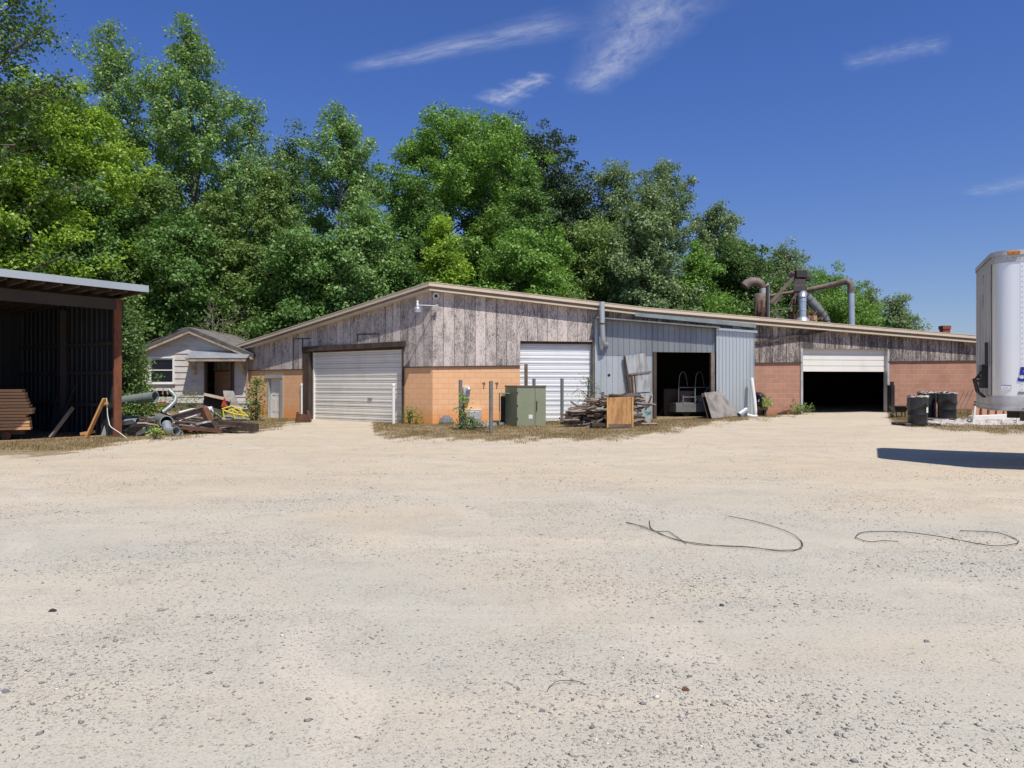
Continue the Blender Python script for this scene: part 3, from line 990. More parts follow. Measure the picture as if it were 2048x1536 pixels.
# electric meter on the orange block
s_, z_ = FR.hit(933, 786, 0.1)
mtr = thing('electric_meter', FR.pt(s_, 0.1, z_-.3), 'grey electric meter box fixed to the orange block wall', 'electric meter')
b = MB(); FR.box(b, s_-0.12, s_+0.13, 0.0, 0.12, z_-0.21, z_+0.24); b.build('meter_box', M_['rail_alu'], mtr, bevel=0.012)
b = MB(); b.lathe([(0.085, 0.0), (0.085, 0.09), (0.07, 0.13), (0.0, 0.14)], FR.pt(s_+0.07, 0.12, z_+0.13), 16, Mr); b.build('meter_dial', M_['galv_bright'], mtr)
b = MB(); FR.box(b, s_-0.12, s_+0.07, 0.0, 0.09, z_-0.42, z_-0.212); b.build('conduit_box', M_['rust_pale'], mtr)
for px in (967, 993):
    s_, z_ = FR.hit(px, 765, 0.02)
    b = MB(); b.box(FR.pt(s_, 0.03, z_), (0.09, 0.02, 0.012)); b.box(FR.pt(s_+0.02, 0.02, z_-0.08), (0.012, 0.03, 0.15)); b.box(FR.pt(s_+0.05, 0.03, z_-0.01), (0.025, 0.035, 0.03))
    b.box(FR.pt(s_+0.02, 0.03, z_-0.16), (0.03, 0.035, 0.03))
    tag(b.build('wall_bracket', M_['rust']), 'rusty broken bracket on the orange wall, %s of the pair' % ('left' if px < 980 else 'right'), 'bracket', 'rusty brackets on the orange wall')
# stove pipe
s_, z0_ = FR.hit(1206, 684, 0.45)
z1_ = FR.hit(1204, 604, 0.45)[1]
zm_ = FR.hit(1205, 646, 0.45)[1]
vp = thing('flue_pipe', FR.pt(s_, 0.4, z0_), 'grey flue pipe rising past the eave beside the white roll-up door', 'flue pipe')
b = MB(); b.tube([FR.pt(s_-0.05, 0.50, zm_), FR.pt(s_-0.07, 0.52, z1_)], 0.10, 14, True); b.build('upper_pipe', M_['galv'], vp)
b = MB(); b.tube([FR.pt(s_+0.02, 0.40, z0_+0.05), FR.pt(s_-0.04, 0.49, zm_-0.05)], 0.095, 14); b.build('lower_pipe', M_['galv_bright'], vp)
b = MB(); b.tube([FR.pt(s_+0.02, 0.40, z0_+0.05), FR.pt(s_+0.05, 0.39, z0_-0.05), FR.pt(s_+0.14, 0.34, z0_-0.10), FR.pt(s_+0.26, 0.13, z0_-0.08)], 0.085, 12); b.build('elbow', M_['galv_bright'], vp)
b = MB(); b.tube([FR.pt(s_-0.04, 0.49, zm_-0.06), FR.pt(s_-0.04, 0.49, zm_)], 0.108, 14); b.build('joint_band', M_['rust'], vp)

# ------------------------------------------------------------------ metal lean-to in front of the workshop
ML = 0.12
m0, _ = FR.hit(1192, 700, ML)
m1, _ = FR.hit(1430, 700, ML)
m2, _ = FR.hit(1506, 700, ML)
mo0, mz0 = FR.hit(1309, 704, ML)
mo1, _ = FR.hit(1424, 702, ML)
zt0 = FR.hit(1192, 638, ML)[1]
zt1 = FR.hit(1506, 664, ML)[1]
def topM(s): return zt0+(zt1-zt0)*(s-m0)/(m2-m0)
shed = thing('metal_lean_to', FR.pt(m0, ML, 0), 'grey sheet metal lean-to built against the workshop between the white door and the brown block', 'shed')
b = MB()
gl_ = lambda s: 0.0
corrugated(b, FR, m0, mo0-0.07, ML, 0, 3, 0.235, 0.02, 0.02, topM, lambda s: 2.72)
corrugated(b, FR, mo0-0.07, m1+0.04, ML, 0, 3, 0.235, 0.02, 0.02, topM, lambda s: mz0)
b.build('upper_wall', M_['galv_dark'], shed)
b = MB(); corrugated(b, FR, m0, mo0-0.07, ML-0.01, 0, 3, 0.235, 0.02, 0.016, lambda s: 2.74, gl_)
b.build('lower_wall', M_['galv'], shed)['label'] = 'lower row of pale grey wall sheets'
b = MB(); FR.box(b, m0-0.015, m0, 0.0, ML+0.01, 0, zt0); FR.box(b, m0-0.06, m0+0.05, ML-0.02, ML+0.045, 0, zt0+0.05)
b.build('side_wall', M_['galv'], shed)
b = MB()
b.beam(FR.pt(m0-0.10, 0.24, topM(m0)+0.03), FR.pt(m1+0.05, 0.24, topM(m1+0.05)+0.03), 0.50, 0.05)
b.build('roof', M_['grey_steel'], shed)
g0 = FR.hit(1270, 637, 0.3)[0]
b = MB(); b.beam(FR.pt(g0, 0.18, topM(g0)+0.30), FR.pt(m2+0.02, 0.18, topM(m2)+0.24), 0.30, 0.16)
b.build('flashing', M_['pipe_grey'], shed)
b = MB()
corrugated(b, FR, m1, m2, ML+0.12, 0, 3, 0.152, 0.028, 0.024, lambda s: topM(s)-0.02, lambda s: 0.12)
dd = b.build('sliding_door', M_['galv'], shed)
b = MB(); b.beam(FR.pt(m1-0.06, ML+0.20, topM(m1)-0.02), FR.pt(m2+0.06, ML+0.20, topM(m2)-0.01), 0.10, 0.09)
b.build('door_rail', M_['galv_bright'], shed)
b = MB()
FR.box(b, mo0-0.07, mo0+0.06, ML-0.14, ML+0.07, -.1, mz0)
b.build('door_post', M_['dark_wood'], shed)
b = MB(); FR.box(b, mo1-0.05, mo1+0.12, ML-0.1, ML+0.03, -.1, mz0)
b.build('door_post', M_['grey_wood'], shed)
b = MB()
FR.box(b, m2-0.03, m2, 0.0, ML, 0, zt1-0.1)
b.build('end_wall', M_['galv'], shed)
# knot-hole in the wall sheet
s_, z_ = FR.hit(1218, 750, ML)
b = MB(); b.lathe([(0.055, 0), (0.055, 0.012), (0, 0.014)], FR.pt(s_, ML-0.005, z_), 10, Mr); b.build('wall_hole', M_['black'], shed)
# old swing door of sheet and battens, propped open against the wall
pd = thing('sheet_door', FR.pt(mo0-1.2, ML+0.1, 0.9), 'patched sheet metal door propped open on the wall left of the dark lean-to opening', 'door')
def fpt(px, py, off): 
    a = FR.hit(px, py, off)
    return FR.pt(a[0], off, a[1])
def plate(mb, pts, off, th=0.02):
    mb.prism([fpt(x, y, off) for x, y in pts], nR*th)
b = MB(); plate(b, [(1249, 749), (1297, 744), (1290, 706), (1246, 712)], ML+.07); b.build('upper_sheet', M_['sheet_patch'], pd)
b = MB(); plate(b, [(1272, 785), (1303, 783), (1300, 744.5), (1270, 748)], ML+.08); b.build('lower_sheet', M_['sheet_patch'], pd)
b = MB(); plate(b, [(1247, 712), (1250, 712), (1262, 787), (1257, 787)], ML+.11, 0.06); b.build('batten', M_['dark_wood'], pd)
for k, m in ((1252, 'pale_wood'), (1257, 'brown_wood'), (1264, 'pale_wood'), (1269, 'grey_wood')):
    b = MB(); plate(b, [(k, 748), (k+3.2, 748), (k+6.2, 786), (k+3, 786)], ML+.065, 0.03); b.build('batten', M_[m], pd)
b = MB(); plate(b, [(1250, 751), (1303, 745), (1303, 742), (1250, 748)], ML+.105, 0.03); b.build('cross_rail', M_['grey_wood'], pd)
b = MB(); plate(b, [(1278, 829), (1304, 822), (1305, 788), (1300, 785), (1270, 788), (1274, 812)], ML+.05, 0.02); b.build('skirt_sheet', M_['sheet_patch'], pd)
b = MB(); b.beam(fpt(1290, 822, ML+.13), fpt(1303, 792, ML+.11), 0.03, 0.05); b.build('brace', M_['dark_wood'], pd)

# rack trailer inside the opening
ro = -0.7
def rpt(px, py, off=ro): return fpt(px, py, off)
rt = thing('rack_trailer', rpt(1410, 828), 'flat trailer with hooped rack parked inside the dark lean-to opening', 'trailer')
a0, az = FR.hit(1352, 806, ro); a1, _ = FR.hit(1475, 806, ro)
az0 = FR.hit(1400, 824, ro)[1]
b = MB(); FR.box(b, a0, a1, ro-1.2, ro, az0, az); b.build('bed', M_['grey_steel'], rt, bevel=0.01)
for x in (1357, 1390):
    b = MB(); e = 16
    pts = [rpt(x, 806), rpt(x+0.5, 770), rpt(x+2, 752), rpt(x+6, 744), rpt(x+11, 744, ro-.2), rpt(x+15, 752, ro-.4), rpt(x+18, 772, ro-.5)]
    b.tube(pts, 0.018, 7); b.build('hoop', M_['grey_steel'], rt)
for (x0, y0, x1, y1) in ((1357, 775, 1422, 775), (1366, 791, 1366, 806), (1366, 794, 1400, 794), (1390, 806, 1390, 772), (1404, 790, 1424, 768), (1390, 802, 1400, 790)):
    b = MB(); b.beam(rpt(x0, y0), rpt(x1, y1), 0.04, 0.04); b.build('rack_bar', M_['grey_steel'], rt)
for x in (1372, 1440):
    c = rpt(x, 826, ro-0.15)
    b = MB(); b.lathe([(0.0, -0.08), (0.17, -0.08), (0.2, -0.04), (0.2, 0.04), (0.17, 0.08), (0, 0.08)], (c.x, c.y, gzf(c.x, c.y)+0.2), 18, Mr)
    b.build('wheel', M_['tyre'], rt)
b = MB(); FR.box(b, FR.hit(1359, 790, ro-.4)[0], FR.hit(1388, 790, ro-.4)[0], ro-0.8, ro-0.3, az, az+0.5)
tag(b.build('cardboard_box', M_['rust_pale'], bevel=0.01), 'brownish box lying on the rack trailer bed', 'box')

for k_, (px_, py_, w_, h_, o_, m_, lb_) in enumerate(((1380, 806, .5, .35, -1.2, 'dark_steel', 'dark machine box standing at the back of the rack trailer bed'), (1402, 806, .35, .30, -.95, 'board_panel', 'pale small box wedged between the rack uprights'), (1340, 828, .6, .9, -1.6, 'dark_wood', 'dark crate in the shade left of the rack trailer'),
        (1413, 806, .3, .45, -1.1, 'black', 'black canister standing at the right end of the rack trailer bed'))):
    p_ = FR.hit(px_, py_, o_)
    p_ = FR.pt(p_[0], o_, az if py_ < 810 else 0.0)
    b = MB(); b.box(p_+V((0, 0, h_/2 + (0 if py_ < 810 else .25))), (w_, .4, h_ + (0 if py_ < 810 else .5)))
    tag(b.build(('machine_box', 'storage_box', 'wooden_crate', 'canister')[k_], M_[m_], bevel=.02), lb_, 'box')
# leaning square panel in front of the lean-to
gA, gB = G(1424, 839), G(1476, 833)
tA, tB = P(1409, 786, gA.y+0.55), P(1459, 781, gB.y+0.55)
b = MB(); b.prism([gA+V((0, 0, .03)), gB+V((0, 0, .03)), tB, tA], V((0, 0.035, 0.01)))
tag(b.build('leaning_panel', M_['board_panel']), 'stained square panel leaning in front of the sliding metal door', 'panel')
b = MB(); b.prism([gA+V((-.12, .16, .0)), gB+V((-.12, .16, 0)), tB+V((-.08, .16, -.03)), tA+V((-.08, .16, -.03))], V((0, 0.035, 0.01)))
tag(b.build('leaning_panel', M_['dark_wood']), 'dark panel tucked right behind the stained square panel', 'panel')

# ------------------------------------------------------------------ cottage on the left
HD = 34.7
FH = Frame(V((0, HD, 0)), V((1, 0, 0)), V((0, -1, 0)))
def hp(px, py): 
    p = P(px, py, HD)
    return (p.x, p.z)
hx0, hx1 = hp(259, 700)[0], hp(496, 700)[0]
hpk, hpz = hp(385, 664)
ez = hp(500, 713)[1]
cot = thing('cottage', ((hx0+hx1)/2, HD, 0.2), 'small white lap sided cottage with a gabled roof behind the scrap pile', 'cottage')
wx0, wz1 = hp(302.5, 717); wx1, wz0 = hp(347, 763.5)
ox0, oz1 = hp(410, 724); ox1, _ = hp(469, 724)
floor = hp(450, 806)[1]
bx0, bz1 = hp(292, 775.5); bx1, bz0 = hp(350, 788)
holes = [(wx0-.07, wx1+.07, wz0-.08, wz1+.06), (ox0, ox1, -1, oz1), (bx0, bx1, bz0, bz1)]
def gt(x):
    return hpz-(hpz-ez)*abs(x-hpk)/((hx1-hx0)/2) if abs(x-hpk) < 9 else 0
b = MB()
zz = floor
k = 0
lap = 0.285
while zz < hpz-0.05:
    z1 = min(zz+lap, hpz-0.02)
    zm = (zz+z1)/2
    xa, xb = hx0, hx1
    segs = [(xa, xb)]
    for h in holes:
        if h[2] < zm < h[3]:
            ns = []
            for (s, e) in segs:
                if h[0] > s: ns.append((s, min(e, h[0])))
                if h[1] < e: ns.append((max(s, h[1]), e))
            segs = [q for q in ns if q[1]-q[0] > 0.01]
    for (s, e) in segs:
        def lim(z):
            half = (hpz-z)/(hpz-ez)*(hx1-hx0)/2
            return max(s, hpk-half), min(e, hpk+half)
        (s0, e0), (s1, e1) = lim(zz), lim(z1)
        if e0 <= s0: continue
        if e1 < s1: e1 = s1 = (s1+e1)/2
        b.mesh([(s0, HD-0.045, zz), (e0, HD-0.045, zz), (e1, HD-0.012, z1), (s1, HD-0.012, z1), (s0, HD, zz), (e0, HD, zz), (e1, HD, z1), (s1, HD, z1)],
               [(0, 1, 2, 3), (5, 4, 7, 6), (0, 4, 5, 1), (3, 2, 6, 7), (0, 3, 7, 4), (1, 5, 6, 2)])
    zz = z1
b.build('front_wall', M_['cottage'], cot)
b = MB()
HB = HD+6
for (x, d) in ((hx0, 1), (hx1, -1)):
    b.box((x+0.03*d, (HD+HB)/2+0.01, (floor+ez)/2), (0.06, HB-HD, ez-floor-0.05))
b.box((hpk, HB, (floor+ez)/2), (hx1-hx0, 0.06, ez-floor))
b.prism([(hx0, HB-.03, ez), (hx1, HB-.03, ez), (hpk, HB-.03, hpz)], (0, 0.06, 0))
b.box((hpk, HD+3.1, floor-0.03), (hx1-hx0-0.2, 5.9, 0.06))
b.build('side_walls' if False else 'shell', M_['cottage'], cot)
b = MB(); b.box((hpk, HD+0.04, (floor+0.0)/2+0.05), (hx1-hx0, 0.10, floor-0.05)); b.build('foundation', M_['rust_pale'], cot)
b = MB(); b.box((hx1-0.30, HD-0.06, floor+0.02), (0.75, 0.05, 0.09)); b.box((hx1-0.32, HD-0.02, floor-0.16), (0.65, 0.05, 0.25)); b.build('sill_board', M_['cottage'], cot)
for x in (hx0+.03, hx1-0.03):
    b = MB(); b.box((x, HD-0.055, (floor+ez)/2), (0.10, 0.03, ez-floor))
    b.build('corner_board', M_['cottage_trim'], cot)
# roof with thick layered edges
OH = 0.42
def rake(x): return hpz+0.07-(hpz-ez)*abs(x-hpk)/((hx1-hx0)/2)
b = MB()
lx, rx = hx0-0.35, hx1+0.42
for x0, x1 in ((lx, hpk), (hpk, rx)):
    for lay in range(3):
        o0 = 0.05*lay; th = 0.045
        a, c = rake(x0)+th*lay, rake(x1)+th*lay
        b.prism([(x0, HD-OH-o0*0.6+0.02*lay, a), (x1, HD-OH-o0*0.6+0.02*lay, c), (x1, HD-OH-o0*0.6+0.02*lay, c+th*0.93), (x0, HD-OH-o0*0.6+0.02*lay, a+th*0.93)], (0, 6.6, 0))
# loose courses of shingle lifting along the left slope
for i in range(16):
    t = i/16
    x = hpk-(hpk-lx)*t-0.05
    w = rnd.uniform(.35, .6)
    y = HD-OH-0.03
    z = rake(x-w/2)+0.135+rnd.uniform(0.0, .03)
    tl = rnd.uniform(0.02, .09)
    b.prism([(x-w, y, rake(x-w)+0.13), (x, y, rake(x)+0.13), (x, y, rake(x)+0.145), (x-w, y, rake(x-w)+0.145+tl)], (0, rnd.uniform(1.5, 4), tl*1.5))
rf = b.build('roof', M_['shingle'], cot)
b = MB()
for x0, x1 in ((lx+.05, hpk), (hpk, rx-.05)):
    b.prism([(x0, HD-OH+0.03, rake(x0)-0.15), (x1, HD-OH+0.03, rake(x1)-0.15), (x1, HD-OH+0.03, rake(x1)-0.003), (x0, HD-OH+0.03, rake(x0)-0.003)], (0, 0.03, 0))
    b.prism([(x0, HD-OH+.07, rake(x0)-0.06), (x1, HD-OH+.07, rake(x1)-0.06), (x1, HD-OH+.07, rake(x1)-0.02), (x0, HD-OH+.07, rake(x0)-0.02)], (0, OH-0.08, 0))
b.build('barge_board', M_['cottage_trim'], cot)
b = MB(); b.box((rx-0.12, HD+2.5, rake(rx)-0.06), (0.10, 5.9, 0.12)); b.build('eave_board', M_['cottage_trim'], cot)
# window
win = None
b = MB()
cxw, czw = (wx0+wx1)/2, (wz0+wz1)/2
W2, H2 = (wx1-wx0), (wz1-wz0)
for dx in (-1, 1):
    b.box((cxw+dx*(W2/2+0.03), HD-0.045, czw), (0.09, 0.06, H2+0.14))
for zc_ in (wz1+0.045, wz0-0.045):
    b.box((cxw, HD-0.05, zc_), (W2+0.02, 0.07, 0.075))
b.box((cxw, HD-0.03, czw), (W2, 0.04, 0.05))
win = b.build('window', M_['white_paint'], cot)
for k, zc_ in ((0, czw+H2/4), (1, czw-H2/4)):
    b = MB(); b.box((cxw, HD+0.0, zc_), (W2-0.02, 0.012, H2/2-0.03)); b.build('pane', M_['glass'], win)
b = MB(); b.box((cxw, HD-0.075, wz0-0.10), (W2+0.22, 0.09, 0.035)); b.build('window_sill', M_['white_paint'], win)
# broken strip below the window
for k in range(6):
    x = bx0+0.1+k*(bx1-bx0-.2)/5
    b = MB(); b.beam((x, HD-0.0, bz0-0.02), (x+rnd.uniform(-.15, .15), HD+0.02, bz1+.02), 0.05, rnd.uniform(.05, .12), (0, 1, 0)); b.build('broken_lath', M_[rnd.choice(['brown_wood', 'pale_wood', 'cottage_trim'])], cot)
b = MB(); b.box(((bx0+bx1)/2, HD+0.12, (bz0+bz1)/2), (bx1-bx0+.1, 0.03, 0.4)); b.build('wall_lining', M_['interior'], cot)
# doorway
b = MB()
b.box((ox0+0.05, HD-0.03, (floor+oz1)/2), (0.10, 0.14, oz1-floor)); b.box((ox1-0.05, HD-0.03, (floor+oz1)/2), (0.10, 0.14, oz1-floor)); b.box(((ox0+ox1)/2, HD-0.03, oz1+0.03), (ox1-ox0+.1, 0.14, 0.07))
b.build('door_frame', M_['dark_wood'], cot)
b = MB(); b.box((ox1-0.22, HD+0.5, (floor+oz1)/2), (0.05, 0.9, oz1-floor-.1)); b.build('door', M_['grey_wood'], cot)
# tin awning on brackets
ax0, ax1 = hp(384, 700)[0], hp(506, 700)[0]
az_b, az_f = hp(440, 702)[1], P(440, 716.5, HD-0.85).z
b = MB()
nrib = 34
pts = []
for i in range(nrib*2+1):
    t = i/(nrib*2)
    pts.append((ax0+(ax1-ax0)*t, 0.018*(i % 2)))
for (xa, da), (xb, db) in zip(pts[:-1], pts[1:]):
    f = 0.12
    b.face([(xa-f*0.0, HD-0.85, az_f+da), (xb, HD-0.85, az_f+db), (xb, HD-0.05, az_b+db), (xa, HD-0.05, az_b+da)])
    b.face([(xa, HD-0.85, az_f+da-.01), (xa, HD-0.05, az_b+da-.01), (xb, HD-0.05, az_b+db-.01), (xb, HD-0.85, az_f+db-.01)])
aw = b.build('awning', M_['galv_bright'], cot)
b = MB(); b.box(((ax0+ax1)/2, HD-0.80, az_f-0.075), (ax1-ax0-0.1, 0.05, 0.12)); b.build('awning_beam', M_['cottage_trim'], cot)
for px in (392, 490):
    x = hp(px, 700)[0]
    b = MB()
    b.box((x, HD-0.09, az_b-0.55), (0.07, 0.09, 1.1))
    b.beam((x, HD-0.78, az_f-0.13), (x, HD-0.10, az_b-0.95), 0.06, 0.08, (1, 0, 0))
    b.beam((x, HD-0.80, az_f-0.09), (x, HD-0.10, az_b-0.12), 0.06, 0.08)
    b.build('awning_bracket', M_['cottage_trim'], cot)

# ------------------------------------------------------------------ open pole shed on the far left
P0 = V((-12.05, 22.9, 0))
fS, wS = V((-.545, -.84, 0)), V((-.84, .545, 0))
FS = Frame(P0, fS, -wS)                         # s along the front, off outward
ps = thing('pole_shed', P0, 'open fronted pole shed with a grey metal roof edge and a rust red post', 'shed')
b = MB()
for s in (0.0, 6.2):
    b.box(FS.pt(s, 0, 1.95), (0.10, 0.10, 4.5), Matrix.Rotation(math.radians(0), 3, 'Z'))
b = MB(); b.ibeam(FS.pt(0, 0, -.2), FS.pt(0, 0, 4.2), 0.21, 0.20, 0.06, (0.6, -0.8, 0)); b.build('post', M_['rust_red'], ps)
b = MB(); b.ibeam(FS.pt(6.2, 0, -.2), FS.pt(6.2, 0, 4.2), 0.21, 0.20, 0.06, (0.6, -0.8, 0)); b.build('post', M_['rust_red'], ps)
b = MB(); b.beam(FS.pt(-0.15, 0, 4.02), FS.pt(11, 0, 4.02), 0.16, 0.32); b.build('front_beam', M_['interior'], ps)  # beam, rafters and girts coloured dark to deepen the shade inside the shed
rz = lambda o: 4.46+0.05*o                       # roof falls away from the front
for i in range(22):
    s = -0.2+0.458*i
    b = MB(); b.beam(FS.pt(s, 0.95, rz(0.95)-0.12), FS.pt(s, -6.0, rz(-6)-0.12), 0.07, 0.15)
    b.build('rafter', M_['dark_wood'], ps)
b = MB(); b.beam(FS.pt(-0.50, 0.16, rz(0.0)+0.03+0.008), FS.pt(11, 0.16, rz(0)+0.03+0.008), 0.02, 0.02)
b = MB()
q = [(-0.32, 1.05), (11, 1.05), (11, -6.3), (-0.50, -6.3)]
b.mesh([FS.pt(s, o, rz(o)-0.03) for s, o in q]+[FS.pt(s, o, rz(o)+0.03) for s, o in q], [(0, 1, 2, 3), (7, 6, 5, 4), (0, 4, 5, 1), (1, 5, 6, 2), (2, 6, 7, 3), (3, 7, 4, 0)])
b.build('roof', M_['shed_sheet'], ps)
b = MB(); b.beam(FS.pt(-0.35, 1.07, rz(1.05)-0.05), FS.pt(11, 1.07, rz(1.05)-0.05), 0.035, 0.20); b.build('roof_edge', M_['galv'], ps)
# end wall of ribbed sheet (seen from inside) and back wall
FW = Frame(P0+V((0, 0, 0)), wS, fS)              # s into the shed, off towards its inside
b = MB(); corrugated(b, FW, 0.10, 6.2, -0.06, 0, 4, 0.30, 0.03, 0.03, lambda s: rz(-s)-0.03, lambda s: 0.0)
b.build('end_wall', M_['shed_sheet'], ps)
b = MB()
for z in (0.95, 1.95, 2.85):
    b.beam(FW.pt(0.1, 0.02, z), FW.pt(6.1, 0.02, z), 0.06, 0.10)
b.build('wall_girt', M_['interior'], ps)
b = MB(); b.box(FW.pt(3.0, 0.06, 2), (0.2, 0.2, 4.0)); b.build('inner_post', M_['interior'], ps)
FB = Frame(P0+wS*6.2, fS, -wS)
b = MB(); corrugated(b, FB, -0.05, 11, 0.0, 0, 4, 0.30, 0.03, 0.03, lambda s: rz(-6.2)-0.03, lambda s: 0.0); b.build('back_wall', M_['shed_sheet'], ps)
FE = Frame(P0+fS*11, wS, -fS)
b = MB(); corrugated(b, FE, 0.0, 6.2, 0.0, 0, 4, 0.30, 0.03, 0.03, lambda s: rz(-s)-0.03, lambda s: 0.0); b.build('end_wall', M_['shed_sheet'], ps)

# ------------------------------------------------------------------ box trailer on the right
TN = V((9.0, 14.0, 0))
eT, gT = V((.9075, -.42, 0)), V((.42, .9075, 0))
TW, TL, TZ0, TZ1 = 2.55, 13.5, 1.10, 4.08
FT = Frame(TN, eT, -gT)                         # s along the near side, off outward (towards camera)
tr = thing('box_trailer', FT.pt(3, -1.2, 0), 'silver box trailer with riveted sides and rounded nose, cut off by the right edge', 'trailer')
RC = 0.30
def outline(r, inset=0.0, n=7):
    pts = []
    for k in range(n+1):                        # near front corner
        a = math.pi/2*k/n
        pts.append((r-(r-inset)*math.sin(a) if False else r-(r-inset)*math.cos(math.pi/2-a) , -r+(r-inset)*math.cos(a) if False else -r+(r-inset)*math.sin(math.pi/2-a)))
    for k in range(n+1):
        a = math.pi/2*k/n
        pts.append((r-(r-inset)*math.cos(a), -(TW-r)-(r-inset)*math.sin(a)))
    return pts
nose = outline(RC)
def shellT(mb, inset, z0, z1, s_end, smooth=True, nose_only=False):
    pts = [(s_end, -inset)] + outline(RC, inset) + [(s_end, -TW+inset)]
    n = len(pts)
    vs = [FT.pt(s, o, z) for z in (z0, z1) for s, o in pts]
    mb.mesh(vs, [(i+1, i, n+i, n+i+1) for i in range(n-1)], smooth)
b = MB(); shellT(b, 0.0, TZ0+0.25, TZ1-0.20, TL)
b.face([FT.pt(TL, 0, TZ0), FT.pt(TL, -TW, TZ0), FT.pt(TL, -TW, TZ1), FT.pt(TL, 0, TZ1)])
body = b.build('body', M_['aluminium'], tr)
# flat darker nose sheet
b = MB()
b.mesh([FT.pt(-0.012, o, z) for z in (TZ0+.28, TZ1-.22) for o in (-RC*0.92, -TW+RC*0.92)], [(0, 1, 3, 2)])
for o in np.linspace(-0.5, -TW+0.5, 5):
    b.box(FT.pt(-0.012, float(o), (TZ0+TZ1)/2), (0.03, 0.05, TZ1-TZ0-.6), Matrix.Rotation(math.atan2(eT.y, eT.x), 3, 'Z'))
b.build('nose_panel', M_['trailer_nose'], tr)
b = MB()
for (ins, z0, z1) in ((-0.014, TZ1-0.22, TZ1-0.09), (-0.03, TZ1-0.091, TZ1+0.0), (-0.016, TZ0+0.10, TZ0+0.27), (-0.03, TZ0+0.085, TZ0+0.10), (-0.012, TZ0, TZ0+0.085)):
    shellT(b, ins, z0, z1, TL)
b.build('rail', M_['rail_alu'], tr)
pts = [FT.pt(s, o, TZ1) for s, o in outline(RC, -0.03)]+[FT.pt(TL, -TW, TZ1), FT.pt(TL, 0.03, TZ1)]
b = MB(); b.face(pts); b.face([p+V((0, 0, -(TZ1-TZ0-.02))) for p in pts][::-1]); b.build('roof', M_['rail_alu'], tr)
# side seams and rivet rows
b = MB()
for s in [0.42+1.22*i for i in range(11)]:
    FT.box(b, s-0.01, s+0.16, 0.0, 0.006, TZ0+0.27, TZ1-0.22)
b.build('side_seam', M_['aluminium'], tr)
b = MB()
for s in [0.44, 0.56, 0.66, 1.66, 1.78]:
    z = TZ0+0.30
    while z < TZ1-0.22:
        FT.box(b, s-0.006, s+0.006, 0.004, 0.012, z-0.006, z+0.006)
        z += 0.095
for i in range(14):
    FT.box(b, 0.45+i*0.11, 0.47+i*0.11, 0.012, 0.024, TZ0+0.035, TZ0+0.06)
    FT.box(b, 0.0+i*0.10, 0.012+i*0.10, 0.012, 0.022, TZ1-0.16, TZ1-0.148)
b.build('rivet_row', M_['grey_steel'], tr)
b = MB(); FT.box(b, 0.20, 0.40, 0.028, 0.062, TZ1-0.085, TZ1-0.03); b.build('marker_light', M_['amber'], tr, bevel=0.008)
# white placard with blue lines, blue number, grey plate
pa = onplane(2012, 775, FT.o, FT.n); s0 = (pa-FT.o).dot(eT)
b = MB(); FT.box(b, s0-0.085, s0+0.085, 0.002, 0.006, pa.z-0.045, pa.z+0.045); pl = b.build('placard', M_['white_plastic'], tr)
b = MB()
FT.box(b, s0-0.08, s0+0.08, 0.0062, 0.008, pa.z+0.032, pa.z+0.042)
FT.box(b, s0-0.08, s0-0.075, 0.0062, 0.008, pa.z-0.04, pa.z+0.032)
FT.box(b, s0+0.075, s0+0.08, 0.0062, 0.008, pa.z-0.04, pa.z+0.032)
for k in range(7):
    FT.box(b, s0-0.06+k*0.018, s0-0.05+k*0.018, 0.0062, 0.0075, pa.z-0.034, pa.z-0.026)
    if k < 6: FT.box(b, s0-0.05+k*0.015, s0-0.04+k*0.015, 0.0062, 0.0075, pa.z-0.015+0.006*(k % 3), pa.z-0.002+0.006*(k % 2))
b.build('placard_print', M_['blue'], pl)
fc = bpy.data.curves.new('numeral', 'FONT'); fc.body = '5'; fc.size = 0.36; fc.extrude = 0.003; fc.offset = 0.012; fc.shear = 0.12
fo = bpy.data.objects.new('numeral_src', fc); col.objects.link(fo)
bpy.context.view_layer.update()
nm = bpy.data.meshes.new_from_object(fo.evaluated_get(bpy.context.evaluated_depsgraph_get()))
bpy.data.objects.remove(fo)
p5 = onplane(2034, 762, FT.o, FT.n)
Rm = Matrix(((eT.x, 0, -gT.x), (eT.y, 0, -gT.y), (0, 1, 0)))
q = p5-V((tr.location))+(-gT)*0.012
nm.transform(Matrix.Translation(q) @ Rm.to_4x4())
nm.materials.clear(); nm.materials.append(M_['blue'])
no = bpy.data.objects.new('numeral', nm); col.objects.link(no); no.parent = tr
pg_ = onplane(2036, 786, FT.o, FT.n); sg = (pg_-FT.o).dot(eT)
b = MB(); FT.box(b, sg-0.0, sg+0.4, 0.007, 0.011, pg_.z-0.025, pg_.z+0.025); b.build('reflector_strip', M_['grey_steel'], tr)
# fittings on the nose: gladhand box, hoses, document tube
FN = Frame(TN, gT, -eT)                         # s across the nose, off forward of it
b = MB(); FN.box(b, 0.55, 1.0, 0.01, 0.13, TZ0+0.42, TZ0+0.88); b.build('connector_box', M_['black'], tr, bevel=0.01)
for k in range(3):
    b = MB(); s = 0.62+0.15*k
    b.tube([FN.pt(s, 0.12, TZ0+0.75-.1*k), FN.pt(s+.06, 0.22, TZ0+0.60), FN.pt(s+0.1, 0.16, TZ0+0.35), FN.pt(s-.1, 0.08, TZ0+0.25)], 0.02, 7); b.build('air_hose', M_['black'], tr)
b = MB(); b.tube([FN.pt(0.42, 0.07, TZ0+0.85), FN.pt(0.42, 0.07, TZ0+1.30)], 0.03, 8); b.build('document_tube', M_['dark_steel'], tr)
b = MB(); FN.box(b, 0.75, 0.85, 0.01, 0.03, TZ0+0.95, TZ0+1.15); b.build('nose_label', M_['white_plastic'], tr)
